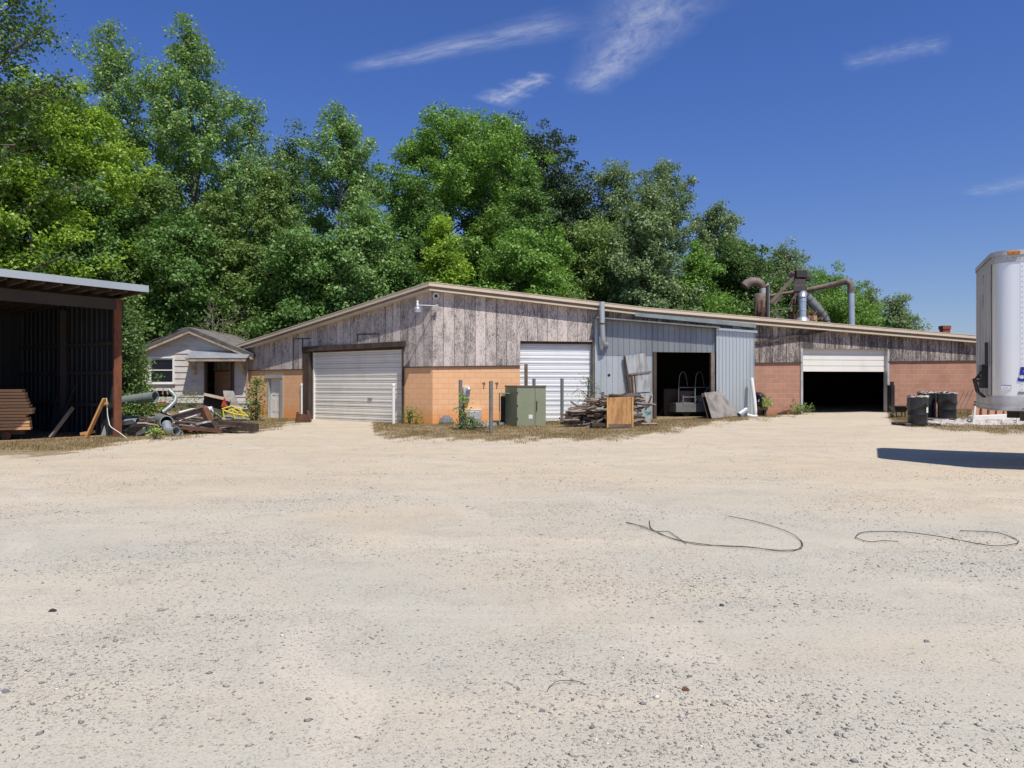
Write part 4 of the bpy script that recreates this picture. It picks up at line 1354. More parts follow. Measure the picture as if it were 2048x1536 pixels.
b = MB()                                        # faded stencil strokes high on the nose
for k, z in enumerate((3.62, 3.22, 3.12)):
    FN.box(b, 1.2, 1.23, 0.001, 0.014, z, z+0.18); FN.box(b, 1.42, 1.45, 0.001, 0.014, z, z+0.18)
    b.beam(FN.pt(1.22, 0.013, z+0.17), FN.pt(1.44, 0.013, z+0.01), 0.01, 0.03)
b.build('faded_stencil', M_['grey_steel'], tr)
b = MB()
for o in (-0.55, -1.95):
    b.box(FT.pt(TL/2, o, TZ0-0.10), (TL-1.0, 0.10, 0.2), Matrix.Rotation(math.atan2(eT.y, eT.x), 3, 'Z'))
b.build('chassis', M_['dark_steel'], tr)
for o in (-0.5, -2.05):
    b = MB(); b.box(FT.pt(2.9, o, 0.6), (0.14, 0.14, 1.0)); b.box(FT.pt(2.9, o, 0.04), (0.32, 0.32, 0.06)); b.build('landing_leg', M_['dark_steel'], tr)
for s in (10.8, 12.1):
    for o in (-0.28, -2.25):
        b = MB(); b.lathe([(0, -.14), (.4, -.14), (.5, -.1), (.5, .1), (.4, .14), (0, .14)], FT.pt(s, o, 0.5), 24, Rm); b.build('wheel', M_['tyre'], tr)

# ------------------------------------------------------------------ right hand side yard clutter
def ground_at(p): return V((p.x, p.y, gzf(p.x, p.y)))
drum = None
for k, (px, py, lab) in enumerate(((1835, 852, 'front black steel drum with a paper label and ruffled plastic liner'),
                                   (1862, 839, 'black steel drum half hidden in the middle of the three lined drums'),
                                   (1894, 840, 'rear right black steel drum with its liner pulled over the rim'))):
    g = G(px, py)
    if k == 1: g = V((g.x, g.y+.25, g.z))
    if drum is None:
        drum = thing('steel_drum', (g.x, g.y, g.z+0.07), lab, 'drum', 'black drums with plastic liners')
        O = V((g.x, g.y, g.z+0.07))
        b = MB(); b.lathe([(0, 0), (0.285, 0), (0.292, 0.02), (0.285, 0.03), (0.285, 0.28), (0.297, 0.295), (0.285, 0.31), (0.285, 0.56), (0.297, 0.575), (0.285, 0.59), (0.285, 0.86), (0.295, 0.88), (0.275, 0.88), (0.27, 0.5), (0, 0.45)], O, 28)
        b.build('barrel', M_['black'], drum)
        b = MB()
        prof = [(0.305, 0.50), (0.31, 0.55), (0.30, 0.68), (0.303, 0.78), (0.308, 0.86), (0.30, 0.89), (0.26, 0.88), (0.22, 0.78)]
        n = 40
        vs = []
        for i, (r, z) in enumerate(prof):
            for q_ in range(n):
                rr = r*(1+0.035*math.sin(q_*1.9+i*0.8)*rnd.random())
                zz = z+(0.03*rnd.random() if i in (0, 4, 5) else 0)-(0.05*math.sin(q_*0.31+1) if i == 0 else 0)
                vs.append(O+V((rr*math.cos(2*math.pi*q_/n), rr*math.sin(2*math.pi*q_/n), zz)))
        b.mesh(vs, [(i*n+q_, i*n+(q_+1) % n, (i+1)*n+(q_+1) % n, (i+1)*n+q_) for i in range(len(prof)-1) for q_ in range(n)], True)
        b.build('liner', M_['liner'], drum)
        b = MB(); n = 34; vs = []
        for i, (r, z) in enumerate(((0.306, 0.84), (0.314, 0.865), (0.30, 0.90), (0.25, 0.88))):
            for q_ in range(n):
                rr = r*(1+0.10*(rnd.random()-.4)); vs.append(O+V((rr*math.cos(2*math.pi*q_/n), rr*math.sin(2*math.pi*q_/n), z+0.035*(rnd.random()-.4))))
        b.mesh(vs, [(i*n+q_, i*n+(q_+1) % n, (i+1)*n+(q_+1) % n, (i+1)*n+q_) for i in range(3) for q_ in range(n)])
        b.build('ruffled_film', M_['film'], drum)
        b = MB()
        for i in range(4):
            a0, a1 = math.radians(-62+12*i), math.radians(-62+12*(i+1))
            b.mesh([O+V((.300*math.cos(a), .300*math.sin(a), z)) for z in (.36, .62) for a in (a0, a1)], [(0, 1, 3, 2)])
        b.build('paper_label', M_['white_plastic'], drum)
    else:
        c = copy_tree(drum); c.location = (g.x, g.y, g.z+0.07); c.rotation_euler.z = (0.9, 2.2)[k-1]; c['label'] = lab
# pallets under the drums
pal = None
for k, (x, y, rz_, lab) in enumerate(((G(1836, 850).x-.05, G(1836, 850).y+.05, 0.1, 'grey wooden pallet under the front black drum'), (G(1880, 841).x-.05, G(1880, 841).y+.25, -0.05, 'grey wooden pallet under the two rear drums'))):
    if pal is None:
        pal = thing('pallet', (x, y, gzf(x, y)), lab, 'pallet', 'pallets under the drums')
        for i in range(6):
            b = MB(); b.box((x-0.48+i*0.19, y, pal.location.z+0.062), (0.13, 1.0, 0.015)); b.build('deck_board', M_['grey_wood'], pal)
        for i in (-0.45, 0, .45):
            b = MB(); b.box((x, y+i, pal.location.z+0.027), (1.1, 0.05, 0.054)); b.build('stringer', M_['grey_wood'], pal)
    else:
        c = copy_tree(pal); c.location = (x, y, gzf(x, y)); c.rotation_euler.z = rz_; c['label'] = lab; c.scale = (1.25, 1, 1)
# little barbecue-like cart left of the drums
g = G(1806, 836)
g.y += 0.4
cart = thing('charcoal_grill', g, 'small dark grill standing left of the three black drums', 'grill')
b = MB(); b.mesh([(g.x-0.22, g.y-.2, g.z+0.40), (g.x+0.32, g.y-.2, g.z+.40), (g.x+.32, g.y+.2, g.z+.40), (g.x-.22, g.y+.2, g.z+.40), (g.x-.12, g.y-.13, g.z+.2), (g.x+.25, g.y-.13, g.z+.2), (g.x+.25, g.y+.13, g.z+.2), (g.x-.12, g.y+.13, g.z+.2)], [(0, 1, 2, 3), (0, 4, 5, 1), (1, 5, 6, 2), (2, 6, 7, 3), (3, 7, 4, 0), (7, 6, 5, 4)])
b.build('fire_bowl', M_['black'], cart)
b = MB(); b.box((g.x+0.05, g.y, g.z+.42), (0.6, .45, .03)); b.build('lid', M_['dark_steel'], cart)
for dx in (-.1, .22):
    for dy in (-.12, .12):
        b = MB(); b.beam((g.x+dx, g.y+dy, g.z-.02), (g.x+dx, g.y+dy, g.z+.3), .03, .03); b.build('leg', M_['black'], cart)
b = MB(); b.tube([(g.x-.30, g.y-.15, g.z+.09), (g.x-.24, g.y-.15, g.z+.09)], .09, 14); b.build('wheel', M_['black'], cart)
# long white beam on blocks, plastic sheeting, rusty slatted rack
ga, gb = G(1952, 848), G(2140, 846)
ga.y += 0.3
gb = V((gb.x, ga.y+0.15, gb.z))
b = MB(); b.beam(ga+V((0, 0, .16)), gb+V((0, 0, .22)), 0.20, 0.20)
wb = tag(b.build('white_beam', M_['white_paint'], bevel=0.012), 'long white boxed beam lying on blocks in front of the trailer nose', 'beam')
for t in (0.12, 0.8):
    p = ga.lerp(gb, t)
    b = MB(); b.box((p.x, p.y, gzf(p.x, p.y)+0.03), (0.25, 0.3, 0.09))
    tag(b.build('support_block', M_['grey_wood']), 'wood block under the %s of the long white beam' % ('left end' if t < .5 else 'far right part'), 'block')
def sheet(cx, cy, w, d, h, n, m, label, name='plastic_sheeting'):
    b = MB()
    r2 = random.Random(int(cx*100))
    vs = []
    nn = max(4, int(n*d/w))
    for j in range(nn+1):
        for i in range(n+1):
            u, v = i/n, j/nn
            x, y = cx+(u-.5)*w+r2.uniform(-.04, .04), cy+(v-.5)*d+r2.uniform(-.04, .04)
            e = min(1, 6*min(u, 1-u, v, 1-v))
            vs.append((x, y, gzf(x, y)+0.006+e*h*(0.15+r2.random()**1.6)))
    b.mesh(vs, [(j*(n+1)+i, j*(n+1)+i+1, (j+1)*(n+1)+i+1, (j+1)*(n+1)+i) for j in range(nn) for i in range(n)])
    return tag(b.build(name, M_[m]), label, 'plastic sheet')
p = G(1985, 850); sheet(p.x+.3, p.y+.35, 4.0, 0.9, .16, 40, 'film', 'crumpled white plastic sheeting spread under the long white beam')
p = G(1884, 849); sheet(p.x, p.y+.2, 1.1, 0.6, .14, 14, 'film', 'small crumpled white plastic sheet beside the drum pallets')
p = G(1925, 851); sheet(p.x, p.y+.1, 1.1, .5, .06, 14, 'pale_wood', 'flattened tan cardboard scrap in the weeds before the white beam', 'cardboard_scrap')
p0 = P(1942, 836, 27.0); p1 = P(2160, 839, 26.5)
rk = thing('slatted_rack', ((p0.x+p1.x)/2, 27, gzf(14, 27)), 'low reddish brown panel with dark slats seen beneath the trailer nose', 'rack')
b = MB(); b.prism([(p0.x, 27.0, gzf(p0.x, 27)), (p1.x, 26.6, gzf(p1.x, 26.6)), (p1.x, 27.2, HC-.72), (p0.x+0.45, 27.5, HC-.66)], (0, .04, 0.0)); b.build('panel', M_['block_brown'], rk)
for i in range(9):
    x = p0.x+0.35+i*0.27
    b = MB(); b.beam((x-0.05, 26.9, gzf(x, 27)+.02), (x+0.28, 27.38, HC-.68), 0.05, 0.06); b.build('slat', M_['dark_wood'], rk)
b = MB(); b.beam((p0.x+0.35, 27.36, HC-.66), (p1.x, 27.1, HC-.70), 0.06, 0.07); b.build('top_bar', M_['dark_wood'], rk)
for k in range(3):
    b = MB(); x = P(1905, 0, 29).x+k*.18
    b.beam((x, 29.0, gzf(x, 29)), (x+0.75, 29.5, gzf(x, 29)+.85+.05*k), .025, .025)
    tag(b.build('wooden_stick', M_['rust_pale']), 'thin stick leaning towards the trailer on the brown block wall', 'stick', 'thin sticks leaning by the trailer')
b = MB(); p = P(1949, 832, 24.2); b.beam((p.x-.05, 24.2, gzf(p.x, 24.2)), (p.x+.02, 24.2, p.z+.32), .06, .05)
tag(b.build('white_stake', M_['white_paint']), 'short pale stake standing behind the left end of the white beam', 'stake')
b = MB(); p = P(2034, 832, 24.2); b.beam((p.x, 24.2, gzf(p.x, 24.2)), (p.x, 24.2, p.z+.30), .03, .03)
tag(b.build('white_stake', M_['white_paint']), 'thin white stake behind the beam under the trailer side', 'stake')

# ------------------------------------------------------------------ blower, pipes by the brown wall
g = G(1515, 832)
g.y += 0.3
bl = thing('fan_blower', g, 'black round fan blower on a low bench at the end of the metal lean-to', 'blower')
c = P(1515, 800, g.y)
Ry = Matrix.Rotation(math.radians(90), 3, 'X')
Rb = Matrix.Rotation(math.radians(-35), 3, 'Z') @ Ry
b = MB(); b.lathe([(0, -.16), (.26, -.16), (.30, -.12), (.30, .12), (.26, .16), (.14, .16), (.13, .08), (0, .08)], c, 24, Rb); b.build('fan_housing', M_['black'], bl)
b = MB(); b.lathe([(.31, -.14), (.33, -.14), (.33, -.11), (.31, -.11)], c, 24, Rb); b.lathe([(.31, .11), (.33, .11), (.33, .14), (.31, .14)], c, 24, Rb); b.build('housing_rim', M_['dark_steel'], bl)
b = MB(); b.box((c.x+.02, c.y-.17, c.z+.02), (.07, .03, .2), Matrix.Rotation(.4, 3, 'Y')); b.build('bright_bracket', M_['galv_bright'], bl)
b = MB(); b.box((c.x+.0, c.y+.05, g.z+.30), (.72, .5, .15)); b.build('bench_top', M_['dark_wood'], bl, bevel=.01)
for dx in (-.28, .28):
    b = MB(); b.box((c.x+dx, c.y+.05, g.z+.1), (.08, .4, .26)); b.build('leg', M_['dark_wood'], bl)
b = MB(); pa, pb = P(1503, 756, 30.3), P(1509, 800, 30.1); b.tube([pa, pb, (pb.x+.05, 30.1, gzf(pb.x, 30.1))], .075, 12)
tag(b.build('white_pipe', M_['white_plastic']), 'white pipe standing upright behind the black fan blower', 'pipe')
b = MB(); p = G(1488, 834); b.tube([p+V((-.2, 0, .08)), p+V((.18, .25, .28))], .10, 12, True, .01)
tag(b.build('duct_piece', M_['galv_bright']), 'short shiny duct piece lying left of the fan blower', 'duct')
b = MB(); p = G(1502, 835); b.tube([p+V((-.12, .05, .10)), p+V((.05, -.05, .05)), p+V((.22, -.1, .05))], .055, 10)
tag(b.build('white_pipe', M_['white_plastic']), 'short white pipe offcut lying on the ground before the fan blower', 'pipe')
b = MB(); pa, pb = G(1532, 829), G(1572, 828); b.tube([pa+V((0, .3, .2)), pb+V((0, .35, .14))], .13, 14, True, .01)
tag(b.build('black_pipe', M_['black']), 'black pipe lying along the brown block wall right of the fan blower', 'pipe')
for k in range(5):
    p = G(1530+k*9, 830)
    b = MB(); b.beam(p+V((-.2, .1*k*.3, .05)), p+V((.3, .1, .06+.03*k)), .07, .05)
    tag(b.build('dark_offcut', M_['dark_wood']), 'dark scrap offcut lying under the black pipe by the brown wall', 'offcut', 'dark offcuts by the brown wall')

# ------------------------------------------------------------------ front of the workshop
bol = None
for px, py, top, lab in ((604, 838, 767, 'white capped pipe bollard left of the cream roll-up door'), (787, 849, 767, 'white capped pipe bollard right of the cream roll-up door')):
    g = G(px, py)
    h = P(px, top, g.y).z-g.z
    if bol is None:
        bol = thing('bollard', g, lab, 'bollard', 'white bollards at the cream roll-up door')
        b = MB(); b.tube([g+V((0, 0, -.1)), g+V((0, 0, h-.08))], .062, 14); b.build('pipe', M_['white_paint'], bol)
        b = MB(); b.tube([g+V((0, 0, h-.10)), g+V((0, 0, h-.02)), g+V((0, 0, h))], [.072, .072, .055], 14); b.build('cap', M_['white_plastic'], bol)
        h0 = h
    else:
        c = copy_tree(bol); c.location = g; c.scale = (1, 1, h/h0); c['label'] = lab
post = None
for px, py, top, lab in ((921, 858, 760, 'grey steel post left of the electric meter with a weed at its foot'), (982, 866, 762, 'grey steel post before the orange wall, left of the green cabinet'),
                         (1068, 838, 757, 'grey steel post whose top shows above the green cabinet'), (1124, 838, 757, 'grey steel post in front of the white door beside the scrap wood heap')):
    g = G(px, py)
    if g.y > 27.6:
        g = P(px, 0, 27.6); g.z = gzf(g.x, g.y)
    h = P(px, top, g.y).z-g.z
    if post is None:
        b = MB(); b.tube([g+V((0, 0, -.1)), g+V((0, 0, h))], .063, 16)
        post = tag(b.build('steel_post', M_['grey_steel'], origin=g), lab, 'post', 'grey steel posts before the workshop'); hp0 = h
    else:
        c = post.copy(); col.objects.link(c); c.location = g; c.scale = (1, 1, h/hp0); c['label'] = lab
g = P(1052, 0, 27.9); g.z = gzf(g.x, g.y); h = P(1052, 728, g.y).z-g.z
b = MB(); b.beam(g, g+V((0, 0, h)), .13, .11, (0, 1, 0)); tag(b.build('timber_post', M_['brown_wood'], bevel=.008), 'square weathered timber post rising behind the green cabinet', 'post')
# green transformer cabinet
gA = G(1008, 853)
yq = gA.y
cb = thing('electrical_cabinet', G(1050, 853), 'faded green electrical cabinet with open left door, standing in dry weeds', 'cabinet')
xL, xC, xR = P(1011, 0, yq).x, P(1034, 0, yq).x, P(1091, 0, yq).x
zb_, zt_ = gzf(xC, yq)-.05, P(1050, 773, yq).z
dpt = 1.0
yC = yq-0.35
b = MB()
A, B_, Cc = V((xL-.02, yq+0.55, 0)), V((xC, yC, 0)), V((xR, yC+.12, 0))
D = V((xR+.02, yq+.9, 0))
b.prism([(A.x, A.y, zb_), (B_.x, B_.y, zb_), (Cc.x, Cc.y, zb_), (D.x, D.y, zb_)], (0, 0, zt_-zb_)); b.build('cabinet_body', M_['green_box'], cb, bevel=.012)
b = MB(); b.prism([(A.x-.02, A.y, zt_), (B_.x-.01, B_.y-.03, zt_), (Cc.x+.03, Cc.y-.03, zt_), (D.x+.02, D.y, zt_)], (0, 0, .035)); b.build('lid', M_['rust_pale'], cb)
uC = (Cc-B_).normalized(); nC = V((uC.y, -uC.x, 0))
FC = Frame(B_, uC, nC)
wC = (Cc-B_).length
seam = wC*0.62
b = MB(); FC.box(b, seam, seam+.012, .001, .006, zb_+.1, zt_-.05); b.build('door_gap', M_['black'], cb)
b = MB(); FC.box(b, seam+.05, seam+.08, .0, .03, zb_+.75, zb_+.95); FC.box(b, seam+.055, seam+.075, 0.0, .045, zb_+.62, zb_+.76); b.build('latch', M_['dark_steel'], cb)
b = MB(); FC.box(b, seam-.22, seam-.08, .0, .006, zb_+.33, zb_+.47); b.build('warning_label', M_['white_plastic'], cb)
# side face (left) hinges and open low door beyond
for z in (.3, .75, 1.2):
    b = MB(); FC.box(b, -.02, .03, -.005, .015, zb_+z, zb_+z+.07); b.build('hinge', M_['dark_steel'], cb)
xo = P(1000, 0, yq+.6).x
b = MB(); zo = P(1000, 787, yq+.6).z
b.box((xo-.02, yq+.62, (zb_+zo)/2), (.03, .5, zo-zb_)); b.box((xo+.16, yq+.40, zo+.015), (.42, .7, .03)); b.box((xo+.30, yq+.85, (zb_+zo)/2), (.5, .03, zo-zb_))
b.build('open_compartment', M_['green_box'], cb)
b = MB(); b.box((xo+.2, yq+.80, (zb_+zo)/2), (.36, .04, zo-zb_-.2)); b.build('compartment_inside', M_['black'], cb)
# grey ground box, slabs, stone
g = G(947, 849); g.y += .5
b = MB(); b.box((g.x, g.y, gzf(g.x, g.y)+.26), (.56, .4, .58)); b.box((g.x+.02, g.y-.205, gzf(g.x, g.y)+.26), (.36, .02, .45))
tag(b.build('junction_box', M_['rail_alu'], bevel=.015), 'low grey junction box against the orange wall below the meter', 'box')
for k, (px, py, w, d, lab) in enumerate(((962, 856, 1.1, .7, 'broken concrete slab lying between the two grey posts'), (995, 851, .9, .5, 'small concrete slab lying at the foot of the green cabinet'))):
    g = G(px, py)
    b = MB(); b.prism([g+V((-w/2, -.1, .05)), g+V((w*.3, -d*.4, .03)), g+V((w/2, d*.2, .06)), g+V((.1, d*.6, .10)), g+V((-w*.4, d*.4, .09))], (0, 0, .07))
    tag(b.build('concrete_slab', M_['concrete']), lab, 'slab')
b = MB(); g = G(891, 850); g.y += .4
b.lathe([(.26, 0), (.30, .08), (.22, .24), (.10, .33), (0, .35)], g, 9, Matrix.Rotation(.3, 3, 'Z') @ Matrix.Diagonal((1, .5, 1)), False)
tag(b.build('boulder', M_['stone']), 'grey stone resting at the foot of the orange wall corner', 'stone')
# rotten box at the left bollard
g = G(606, 845)
b = MB()
for i in range(4):
    b.beam(g+V((-.28, -.05+.02*i, .05+.09*i)), g+V((.30, .0+.05*i, .05+.07*i)), .05, .08)
b.beam(g+V((-.28, .0, 0)), g+V((-.24, .1, .42)), .07, .05); b.beam(g+V((.1, .25, .45)), g+V((.33, -.02, .05)), .06, .05)
tag(b.build('broken_crate', M_['rust']), 'rotten dark crate at the foot of the left white bollard', 'crate')

# --- plywood fronted cart with scrap wood
g = G(1224, 857)
ca = thing('scrap_cart', g, 'low wheeled cart with an orange plywood end board, loaded with scrap wood', 'cart')
yc = g.y
x0c, x1c = P(1182, 0, yc).x, P(1264, 0, yc).x
z0c, z1c = P(0, 848, yc).z, P(0, 795, yc).z
b = MB(); xm = P(1217, 0, yc).x; b.prism([(P(1217, 0, yc).x-.02, yc-.02, z0c), (x1c-.02, yc, z0c), (x1c+.02, yc+.14, z1c+.03), (P(1219, 0, yc).x, yc+.12, z1c)], (0, .03, 0)); b.build('end_board', M_['plywood'], ca)
for (xb, zt2) in ((P(1215, 0, yc).x, z1c), (x1c+.02, z1c+.02)):
    b = MB(); b.beam((xb, yc-.02, z0c-.12), (xb+.02, yc+.12, zt2), .05, .05); b.build('corner_post', M_['new_wood'], ca)
b = MB(); b.box(((xm+x1c)/2, yc+.02, z0c-.06), (x1c-xm+.1, .10, .12)); b.build('end_sill', M_['rust_pale'], ca)
b = MB(); b.box(((x0c+x1c)/2, yc+1.0, z0c-.04), (x1c-x0c-.1, 1.9, .10)); b.build('deck', M_['dark_wood'], ca)
for dx in (.18, .8):
    for dy in (.22, 1.7):
        b = MB(); cx_ = xm-.05+dx*(x1c-xm); b.lathe([(0, -.03), (.10, -.03), (.115, 0), (.10, .03), (0, .03)], (cx_, yc+dy, gzf(cx_, yc+dy)+.11), 14, Matrix.Rotation(math.radians(90), 3, 'Y')); b.build('wheel', M_['tyre'], ca)
# boards heaped behind and left of it: every one a thing
protos = []
for k in range(5):
    b = MB()
    L = 1.0
    n = 5
    r2 = random.Random(k)
    ys = [r2.uniform(-.03, .03) for _ in range(n+1)]
    zs = [r2.uniform(-.02, .02) for _ in range(n+1)]
    w, h = (0.11, .05) if k % 2 else (.07, .06)
    for i in range(n):
        b.beam((-.5+i/n, ys[i], zs[i]), (-.5+(i+1.02)/n, ys[i+1], zs[i+1]), w*(1-.1*r2.random()), h)
    protos.append((b.v, b.f))
boards = []
LABB = 'weathered scrap board in the tangled heap around the plywood ended cart'
def put_board(c, ang, tilt, length, k, m, name='scrap_board', lab=LABB, grp='scrap boards heaped around the cart'):
    key = (k, m)
    if key not in bcache:
        b = MB(); b.v, b.f = list(protos[k][0]), protos[k][1]
        b.uv = [None]*len(b.f); b.sm = [False]*len(b.f)
        o = b.build(name, M_[m], origin=(0, 0, 0))
        bcache[key] = o
    else:
        o = bcache[key].copy(); col.objects.link(o)
    tag(o, lab, 'board', grp)
    o.location = c
    o.rotation_euler = (rnd.uniform(-.5, .5), tilt, ang)
    o.scale = (length, 1, 1)
    return o
bcache = {}
r2 = random.Random(5)
for i in range(84):
    t = r2.random()
    lay = r2.random()
    px = 1140+(1285-1140)*t
    d = yc+0.55+r2.uniform(0, 1.3)
    hmax = 0.30+0.62*min(1, max(0, (px-1140)/80)) if px < 1225 else 0.98
    x = (px-1024)/F*d
    z = gzf(x, d)+0.08+hmax*lay
    put_board((x, d, z), r2.uniform(-.22, .22) if r2.random() < .75 else r2.uniform(-.9, .9), r2.uniform(-.10, .10) if r2.random() < .85 else r2.uniform(-.5, .5), r2.uniform(.6, 1.5)*(.75 if px < 1160 or px > 1262 else 1),
              r2.randrange(5), r2.choice(['brown_wood', 'brown_wood', 'grey_wood', 'grey_wood', 'pale_wood', 'dark_wood', 'dark_wood']))
for (xa, ya, xb, yb, dd, m) in ((1190, 802, 1252, 793, 25.9, 'pale_wood'), (1225, 790, 1280, 789, 26.3, 'grey_wood'), (1228, 795, 1290, 800, 26.2, 'pale_wood'), (1262, 800, 1290, 797, 25.8, 'pale_wood'), (1263, 832, 1285, 828, 25.6, 'brown_wood'),
                               (1264, 842, 1286, 838, 25.5, 'pale_wood'), (1141, 803, 1154, 812, 25.6, 'brown_wood'), (1180, 812, 1200, 800, 25.6, 'dark_wood'), (1206, 784, 1204, 802, 26.4, 'brown_wood'), (1140, 815, 1175, 817, 25.6, 'grey_wood'), (1262, 818, 1282, 822, 25.7, 'grey_wood')):
    a, c = P(xa, ya, dd), P(xb, yb, dd)
    b = MB(); b.beam(a, c, .09, .06); tag(b.build('scrap_board', M_[m]), LABB, 'board', 'scrap boards heaped around the cart')
# second low cart under the left of the heap
g = G(1150, 848)
c2 = thing('axle_truck', g, 'dark low wheeled truck under the left end of the scrap heap', 'cart')
b = MB(); b.box(g+V((.15, .3, .30)), (.9, .8, .10)); b.build('deck', M_['dark_wood'], c2)
for dx in (-.12, .42):
    b = MB(); b.lathe([(0, -.05), (.13, -.05), (.15, 0), (.13, .05), (0, .05)], g+V((dx, .05, .14)), 14, Ry); b.build('wheel', M_['black'], c2)
b = MB(); p = P(1289, 812, 26.6); b.box((p.x, 26.6, gzf(p.x, 26.6)+.32), (.22, .2, .3)); tag(b.build('teal_bucket', M_['teal'], bevel=.02), 'small teal container behind the right end of the scrap heap', 'container')
b = MB(); p = P(1285, 822, 26.3); b.beam((p.x-.15, 26.3, p.z+.12), (p.x+.25, 26.3, gzf(p.x, 26.3)+.06), .14, .03, (0, 1, 0)); tag(b.build('metal_offcut', M_['galv']), 'bent sheet metal offcut at the right end of the scrap heap', 'offcut')

# ------------------------------------------------------------------ lumber stack and things in the pole shed
LB = 'tan sawn board stacked in the lumber pile under the pole shed'
base = G(22, 880)
ls = V((base.x, base.y+0.25, base.z))
ldir = V((.91, .41, 0)).normalized(); lnor = V((-.41, .91, 0)).normalized()
top_z = P(0, 778, ls.y).z
rightx = [46, 50, 51, 54, 57, 60, 65, 64, 53, 58, 60, 60, 61]
nl = len(rightx)
z_0 = gzf(ls.x, ls.y)+0.28
th = (top_z-z_0)/nl
first = {}
for i, rx_ in enumerate(rightx):
    z = top_z-(i+.5)*th
    for row in range(3):
        e = P(rx_+r2.uniform(-1.0, 1.0)-row*1.0, 0, ls.y); ex = e.x
        L = r2.uniform(3.2, 3.5)
        key = row % 2
        c = V((ex, ls.y, z))+ldir*(-L/2)+lnor*(row*0.24+r2.uniform(-.03, .03))
        if key not in first:
            b = MB(); b.box((0, 0, 0), (1, .21, th*.80)); o = b.build('sawn_board', M_['lumber'], origin=(0, 0, 0), bevel=0.0); first[key] = o
        else:
            o = first[key].copy(); col.objects.link(o)
        tag(o, LB, 'board', 'sawn boards in the lumber pile')
        o.location = c; o.scale = (L, 1, 1); o.rotation_euler.z = math.atan2(ldir.y, ldir.x)+r2.uniform(-.012, .012)
b = MB()
for k, (x, y, w) in enumerate(((6, 794, 6), (12, 793, 5), (16, 793, 3), (8, 807, 3), (13, 807, 4), (26, 805, 2), (29, 806, 2), (32, 805, 3), (35, 806, 2), (12, 817, 7))):
    p = P(x, y, ls.y); q = V((p.x, ls.y, p.z))-lnor*(.155)
    t_ = (p.x-ls.x)/ldir.x
    q = V((p.x, ls.y+ldir.y*t_, p.z))-lnor*0.0
dl = thing('lumber_dolly', ls, 'dark wheeled dolly carrying the lumber pile', 'dolly')
c = ls+ldir*(-1.2)+lnor*.25
b = MB()
for o_ in (-.05, .45):
    b.beam(ls+lnor*o_+ldir*.2+V((0, 0, .21)), ls+lnor*o_-ldir*3+V((0, 0, .21)), .10, .12)
b.build('frame', M_['dark_wood'], dl)
for s_ in (-.25, -2.2):
    b = MB(); b.lathe([(0, -.03), (.05, -.03), (.10, -.035), (.13, -.03), (.13, .03), (.10, .035), (0, .03)], ls+ldir*s_-lnor*.12+V((0, 0, .12)), 16, Matrix.Rotation(math.atan2(ldir.y, ldir.x), 3, 'Z') @ Ry); b.build('wheel', M_['rust'], dl)
# dark panels leaning inside, a grey board, an orange pine frame
for k in range(6):
    g0 = P(146+k*5, 872, 24.2+.15*k); gx_, gy_ = g0.x, g0.y
    b = MB(); b.beam((gx_-.5-.1*k, gy_, .02), (gx_+.05, gy_+.25, 1.75-.05*k), .04, .16, (0, 1, 0))
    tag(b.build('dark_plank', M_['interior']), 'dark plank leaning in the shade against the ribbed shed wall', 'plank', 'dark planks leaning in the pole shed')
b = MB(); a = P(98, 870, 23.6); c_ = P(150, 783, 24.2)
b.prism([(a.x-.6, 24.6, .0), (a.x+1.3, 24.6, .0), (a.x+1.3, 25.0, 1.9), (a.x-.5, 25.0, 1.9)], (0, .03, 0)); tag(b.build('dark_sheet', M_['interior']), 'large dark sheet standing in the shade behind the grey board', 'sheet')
b = MB(); a = G(100, 876); c_ = P(146, 815, a.y+.5); b.beam(a, c_, .05, .14, (0, 1, 0)); tag(b.build('grey_board', M_['grey_wood']), 'grey board leaning alone beside the lumber pile in the pole shed', 'board')
g = G(173, 876)
tf = thing('sawhorse', g, 'orange pine trestle frame lying at the foot of the pole shed post', 'trestle')
for (xa, ya, xb, yb, w, dy) in ((173, 876, 209, 797, .16, .1), (110, 878, 172, 877, .09, .0), (161, 868, 190, 863, .09, .25), (204, 808, 216, 806, .09, .3), (160, 876, 175, 872, .06, .1)):
    d0 = g.y+dy
    b = MB(); a, c_ = P(xa, ya, d0), P(xb, yb, d0+.02); b.beam(a, c_, .05, w, (0, 1, 0) if abs(yb-ya) > 30 else (0, 0, 1)); b.build('trestle_bar', M_['new_wood'], tf)
b = MB(); d0 = 22.7
b.tube([P(213, 796, d0), P(214, 806, d0), P(215, 830, d0), P(219, 850, d0-.05), P(223, 855, d0-.1), P(240, 866, d0-.25), P(254, 877, d0-.55)], .013, 8)
tag(b.build('white_hose', M_['white_plastic']), 'thin white hose hanging down the pole shed post and out over the ground', 'hose')
b = MB(); a = G(200, 874); b.prism([a+V((-.25, .5, .0)), a+V((.1, .5, .0)), a+V((.1, .62, .62)), a+V((-.1, .62, .6))], (0, .03, 0)); tag(b.build('sheet_offcut', M_['corrugated']), 'pale ribbed sheet offcut standing behind the foot of the rust red post', 'offcut')

